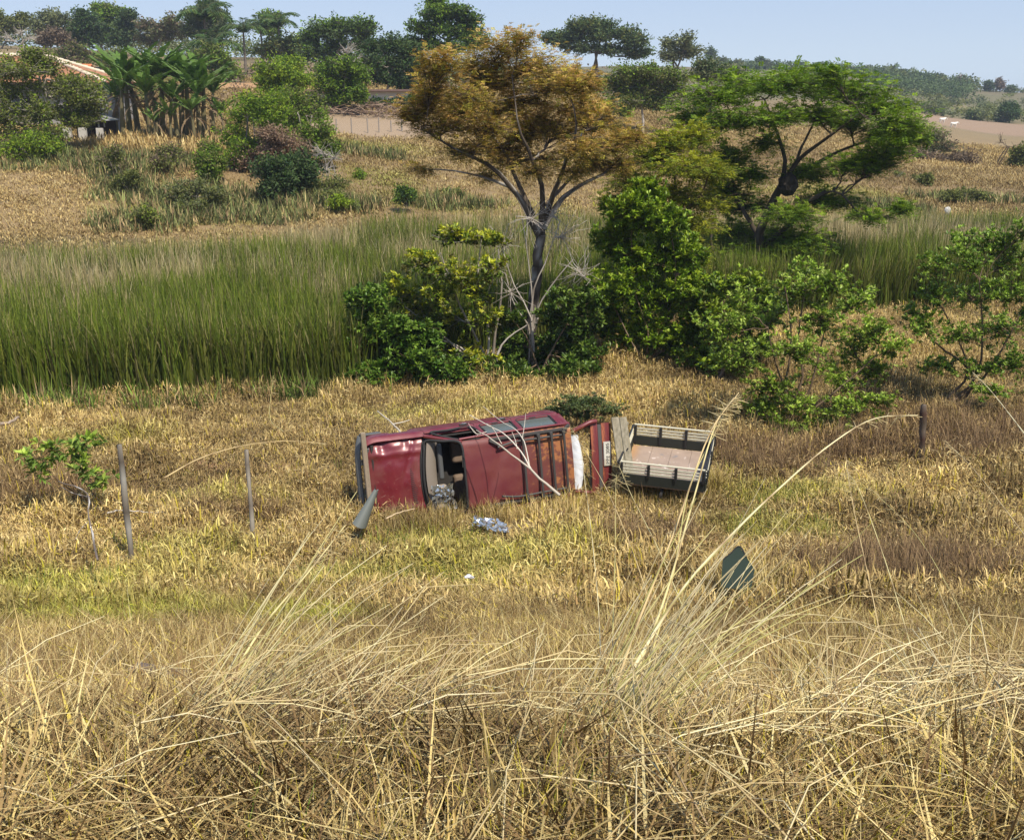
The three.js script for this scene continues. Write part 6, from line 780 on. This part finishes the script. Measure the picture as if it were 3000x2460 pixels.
  scatter('brown_stems', 'thin brown and straw coloured stems standing through the grass', stems, grassM, 5000, 208, place(2.6, 12, 0.6, 1.0, { pw: 1.0 }));
  // matted culms on the nearest bank
  const culm = (seed, n) => { const r = rng(seed), m = new MB(); for (let k = 0; k < n; k++) { const a = r.in(0.1, 1.5), L = r.in(0.2, 0.65), p = V(r.s(0.25), r.in(0.02, 0.22), r.s(0.2)), q = p.clone().add(V(Math.cos(a) * L, r.in(-0.1, 0.18), -Math.sin(a) * L)), mid = p.clone().lerp(q, 0.5).add(V(0, r.in(0, 0.1), r.s(0.06))), c = r.pick([...P_STRAW, P_BROWN[2], [0.66, 0.56, 0.28], [0.74, 0.64, 0.36]]); m.tube([p, mid, q], [r.in(0.0015, 0.0034), 0.0022, 0.0012], 4, c, false); } return m.geo(); };
  const culms = [21, 22, 23].map((s) => culm(s, 9));
  { const r = rng(206), lists = [[], [], []]; const MAT = [spot(2500, 2360, 0.9, 0.3), spot(1200, 2360, 0.6, 0.2), spot(800, 2300, 0.4, 0.2), spot(2900, 2300, .5, .3), spot(1900, 2430, .5, .2)];
    const g = new THREE.Group(); g.name = 'straw_culms'; tag(g, 'thick pale culms fallen across the nearest bank', null, null, 'stuff'); scene.add(g);
    for (let k = 0; k < 700; k++) { const p = inView(r, 1.7, 4.2, 1.3); let q = 0.06; for (const s of MAT) q = Math.max(q, sst(0, 0.7, inSpot(s, p.x, p.z))); if (r() > q || hole(p.x, p.z)) continue; const s = r.in(0.7, 1.1); lists[k % 3].push(new THREE.Matrix4().compose(V(p.x, H(p.x, p.z) + r.in(0.05, 0.3), p.z), new THREE.Quaternion().setFromEuler(new THREE.Euler(r.s(0.12) - 0.44, r.in(-0.5, 0.5) + (r() < 0.25 ? r.in(-2, 2) : 0), r.s(0.12), 'XYZ')), V(s, s, s))); }
    lists.forEach((L, i) => { const im = new THREE.InstancedMesh(culms[i], strawM, L.length); im.name = 'culm_copies'; im.userData.kind = 'stuff'; L.forEach((m, k) => im.setMatrixAt(k, m)); g.add(sh(im)); }); }
  { // standing culms of the big tussocks
    const m = new MB(), r = rng(207);
    // one arching culm: foot, length, lean towards +x, how far it falls away down the bank, sag of its tip
    const stem = (b, L, a, az, sag) => { const pts = [], n = 5; let p = b.clone(), t = a; const d = V(Math.cos(az), 0, -Math.sin(az)); for (let k = 0; k <= n; k++) { pts.push(p.clone()); p = p.clone().addScaledVector(d, Math.sin(t) * L / n).add(V(0, Math.cos(t) * L / n, 0)); t += sag / n; } const c = r.pick([P_STRAW[2], P_STRAW[4], P_STRAW[0], [0.66, 0.56, 0.22], [0.74, 0.64, 0.33], [0.5, 0.45, 0.14]]), rr = r.in(0.0014, 0.0038); m.tube(pts, (q) => rr * (1 - 0.6 * q), 4, (q, k) => k % 2 ? c.map((x) => x * 0.85) : c, false); };
    const clump = (px, py, d, n, lean, spread, len) => { const foot = at(px, py, d); for (let k = 0; k < n; k++) { const b = foot.clone().add(V(r.n() * 0.16, 0, r.n() * 0.16)); b.y = H(b.x, b.z); stem(b, r.in(len * 0.5, len * 1.15), Math.abs(lean + r.n() * spread), r.n() * 0.5 + (lean < 0 ? 2.7 : 0.35), r.in(0.1, 0.9)); } };
    clump(1690, 2350, 2.8, 80, 0.42, 0.2, 1.05); clump(1790, 2150, 3.4, 46, 0.3, 0.25, 0.8); clump(520, 2380, 2.9, 60, 0.6, 0.16, 1.05); clump(900, 2240, 3.2, 50, 0.75, 0.2, 0.75); clump(1100, 2100, 3.6, 30, 0.7, 0.3, 0.6); clump(2050, 2180, 3.4, 24, -0.2, 0.3, 0.6); clump(2500, 2000, 4.2, 22, -0.4, 0.3, 0.8); clump(2850, 2000, 4.2, 16, -0.5, 0.3, 0.8);
    for (let k = 0; k < 260; k++) { const p = inView(r, 2.1, 9.5, 1.1), q = fbm(p.x * 0.9, p.z * 0.9, 2, 2.2); if (r() > 0.35 + q * 1.6 || hole(p.x, p.z)) continue; stem(V(p.x, H(p.x, p.z), p.z), r.in(0.3, 0.8), r.in(0.1, 0.95), r.n() * 1.1 + (r() < 0.75 ? 0.5 : 2.4), r.in(0, 1.1)); }
    const o = sh(new THREE.Mesh(m.geo(), strawM)); o.name = 'standing_culms'; tag(o, 'many thinner culms of the tall grass tussocks on the bank', null, null, 'stuff'); scene.add(o); TRIS += m.tris; }
  // field: shorter mown looking dry grass
  const mid = [31, 32, 33, 34, 35].map((s) => tuft(s, { n: 22, h: [0.12, 0.36], w: 0.014, lean: s === 33 ? 0.5 : 0.95, lean0: s > 33 ? 0.8 : 0, curl: [-0.6, 1.8], spread: 0.20, pal: [...P_STRAW, ...P_BROWN, ...P_STRAW], segs: 2, root: 0.7 }));
  const leafF = [36, 37, 38].map((s) => leafy(s, { n: 44, h: [0.06, 0.15], w: 0.0145, top: 0.32, spread: 0.26, pal: [...P_STRAW, ...P_STRAW, P_BROWN[0], P_BROWN[1], P_BROWN[2], P_YEL[0]] }));
  const fieldCol = (x, z, r) => { let k = fbm(x * 0.4, z * 0.4, 3), c = mix3([0.50, 0.44, 0.36], [1.22, 1.14, 0.90], clamp(0.60 + k * 1.9)); for (const s of YEL) c = mix3(c, [0.84, 0.96, 0.42], 0.6 * sst(0.05, 0.9, inSpot(s, x, z))); for (const s of BRN) c = mix3(c, [0.6, 0.5, 0.45], 0.7 * sst(0.1, 0.6, inSpot(s, x, z))); return ((k) => c.map((q) => q * k))(r.in(0.85, 1.18)); };
  const bare = (x, z) => BARE.some((s) => inSpot(s, x, z) > 0.35) || NEARSOIL.some((s) => inSpot(s, x, z) > 0.45);
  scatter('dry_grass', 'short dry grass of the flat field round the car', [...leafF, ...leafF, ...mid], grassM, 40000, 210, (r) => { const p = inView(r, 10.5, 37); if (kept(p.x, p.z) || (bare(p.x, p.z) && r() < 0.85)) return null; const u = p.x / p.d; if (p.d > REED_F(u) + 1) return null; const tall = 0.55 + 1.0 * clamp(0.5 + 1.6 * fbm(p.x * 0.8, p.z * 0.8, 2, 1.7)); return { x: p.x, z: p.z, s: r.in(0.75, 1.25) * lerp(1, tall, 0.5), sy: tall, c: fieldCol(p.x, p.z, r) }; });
  // tufts growing close before the wreck
  scatter('dry_grass', 'taller dry grass growing up against the wreck', up, grassM, 700, 211, (r) => { const tr = r() < 0.35, px = tr ? r.in(1840, 2110) : r.in(1040, 2100), py = tr ? 1440 + r.in(-8, 16) : 1485 + (px < 1350 ? 45 : px < 1700 ? 10 : -25) + r.in(-14, 40), p = gp(px, py); return { x: p.x, z: p.z, s: tr ? r.in(1.3, 2.1) : r.in(0.8, 1.5), c: fieldCol(p.x, p.z, r) }; });
  scatter('dry_grass', 'dry grass round the tilted window pane', up, grassM, 130, 212, (r) => { const p = gp(r.in(2085, 2240), r.in(1690, 1790)); return { x: p.x, z: p.z, s: r.in(1.3, 2.2), c: nearCol(p.x, p.z, r) }; });
  // the reed bed
  const RG = [[0.15, 0.21, 0.018], [0.20, 0.255, 0.025], [0.105, 0.165, 0.016], [0.26, 0.28, 0.035]], RD = [[0.54, 0.44, 0.23], [0.42, 0.34, 0.16], [0.64, 0.54, 0.34]];
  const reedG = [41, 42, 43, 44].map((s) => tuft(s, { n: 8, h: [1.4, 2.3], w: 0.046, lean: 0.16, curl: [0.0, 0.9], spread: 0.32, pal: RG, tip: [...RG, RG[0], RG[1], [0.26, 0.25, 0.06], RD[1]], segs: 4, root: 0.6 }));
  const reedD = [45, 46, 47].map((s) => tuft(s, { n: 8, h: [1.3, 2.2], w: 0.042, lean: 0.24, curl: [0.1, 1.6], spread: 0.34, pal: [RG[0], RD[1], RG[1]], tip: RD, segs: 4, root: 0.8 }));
  const reeds = [...reedG, ...reedD];
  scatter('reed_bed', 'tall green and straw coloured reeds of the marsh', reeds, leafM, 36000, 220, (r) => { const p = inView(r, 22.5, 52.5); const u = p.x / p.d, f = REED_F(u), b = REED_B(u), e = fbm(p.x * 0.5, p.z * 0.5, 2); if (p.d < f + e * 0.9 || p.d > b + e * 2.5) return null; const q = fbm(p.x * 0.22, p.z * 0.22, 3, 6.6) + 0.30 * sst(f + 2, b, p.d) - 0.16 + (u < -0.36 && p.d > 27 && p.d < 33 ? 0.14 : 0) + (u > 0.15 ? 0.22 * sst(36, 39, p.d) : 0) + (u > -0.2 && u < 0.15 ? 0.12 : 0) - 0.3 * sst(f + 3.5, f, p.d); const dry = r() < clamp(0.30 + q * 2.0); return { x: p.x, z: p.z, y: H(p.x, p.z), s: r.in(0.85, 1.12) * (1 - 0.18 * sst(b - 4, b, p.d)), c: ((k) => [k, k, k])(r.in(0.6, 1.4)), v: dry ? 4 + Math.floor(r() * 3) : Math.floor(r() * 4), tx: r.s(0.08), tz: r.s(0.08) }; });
  const scrubG = [51, 52].map((s) => tuft(s, { n: 26, h: [0.25, 0.8], w: 0.035, lean: 0.7, curl: [0, 1.5], spread: 0.35, pal: [...P_GREEN, [0.09, 0.11, 0.03], P_BROWN[0], P_BROWN[2]], segs: 2 }));
  scatter('marsh_weeds', 'dull green weeds along the near edge of the reeds', scrubG, grassM, 1500, 221, (r) => { const p = inView(r, 21.5, 27); const u = p.x / p.d, f = REED_F(u); if (u > 0 || p.d < f - 1.0 + 0.8 * noise(p.x * 0.8, 3) || p.d > f + 1.2) return null; return { x: p.x, z: p.z, s: r.in(0.6, 1.2), c: ((k) => [k, k, k])(r.in(0.7, 1.4)) }; });
  const scrub = [53, 54, 55].map((s) => tuft(s, { n: 30, h: [0.3, 0.9], w: 0.06, lean: 0.6, curl: [0, 1.4], spread: 0.5, pal: [[0.13, 0.15, 0.05], [0.17, 0.18, 0.06], [0.10, 0.12, 0.04], P_BROWN[2], P_STRAW[1], [0.2, 0.22, 0.07]], segs: 2 }));
  const SCR = [spot(580, 580, 4, 3), spot(430, 560, 3, 3), spot(340, 500, 2.5, 3), spot(480, 480, 3, 2.5), spot(680, 600, 4, 2), spot(900, 600, 4, 1.6), spot(80, 480, 5, 2), spot(260, 470, 3, 2), spot(1010, 600, 2, 1), spot(1300, 600, 4, 1.5), spot(720, 640, 5, 1.5), spot(420, 660, 3, 1.5), spot(1060, 450, 4, 2), spot(2830, 590, 5, 2), spot(2560, 610, 5, 2)];
  scatter('slope_scrub', 'olive weeds and low scrub over the slope above the reeds', scrub, grassM, 5200, 222, (r) => { const s = r.pick(SCR), x = s[0] + r.s(1.3) * s[2], z = s[1] + r.s(1.3) * s[3]; if (r() > sst(0.05, 0.8, inSpot(s, x, z)) * 0.8) return null; return { x, z, s: r.in(0.5, 1.15), c: ((k) => [k, k, k])(r.in(0.75, 1.35)) }; });
  // pasture on the slope beyond
  const past = [61, 62, 63].map((s) => tuft(s, { n: 22, h: [0.06, 0.2], w: 0.028, lean: 0.9, curl: [0.2, 1.5], spread: 0.45, pal: [...P_STRAW, P_STRAW[1], P_BROWN[2], P_BROWN[0]], segs: 2, root: 0.75 }));
  const GREENISH = [spot(1040, 520, 5, 4), spot(1330, 600, 8, 3), spot(620, 620, 7, 4), spot(500, 580, 5, 4), spot(60, 470, 4, 3), spot(1080, 430, 6, 4), spot(2700, 640, 9, 3), spot(2400, 560, 8, 4)], TALL = [spot(470, 430, 5, 2.5), spot(560, 430, 3, 2)];
  const leafP = [64, 65, 66].map((s) => leafy(s, { n: 30, h: [0.09, 0.22], w: 0.036, top: 0.2, spread: 0.5, pal: [...P_STRAW, ...P_STRAW, P_BROWN[2], P_BROWN[0]] }));
  const pastCol = (x, z, r) => { let k = fbm(x * 0.12, z * 0.12, 4), c = mix3([0.52, 0.48, 0.39], [1.0, 0.94, 0.78], clamp(0.6 + k * 2.0)); for (const s of GREENISH) c = mix3(c, [0.66, 0.80, 0.40], 0.8 * sst(0.1, 0.8, inSpot(s, x, z))); return ((k) => c.map((q) => q * k))(r.in(0.85, 1.18)); };
  scatter('pasture_grass', 'straw coloured pasture grass on the slope beyond the marsh', [...leafP, ...past], grassM, 60000, 230, (r) => { const p = inView(r, 36, 130); const u = p.x / p.d; if (p.d < REED_B(u) - 2) return null; for (const s of PINK) if (inSpot(s, p.x, p.z) > 0.3) return null; for (const s of BANK) if (inSpot(s, p.x, p.z) > 0.1) return null; let t = 1; for (const s of TALL) if (inSpot(s, p.x, p.z) > 0.2) t = 2.1; const lowly = fbm(p.x * 0.2, p.z * 0.2, 2, 9) > 0.15 ? 0.7 : 1; return { x: p.x, z: p.z, s: r.in(0.7, 1.2) * (0.8 + p.d / 160) * lowly * (t > 1 ? 1.3 : 1), sy: t, c: pastCol(p.x, p.z, r).map((q) => q * (t > 1 ? 1.25 : 1)) }; });
}
console.log('triangles in plants ' + TRIS);
renderer.render(scene, camera);
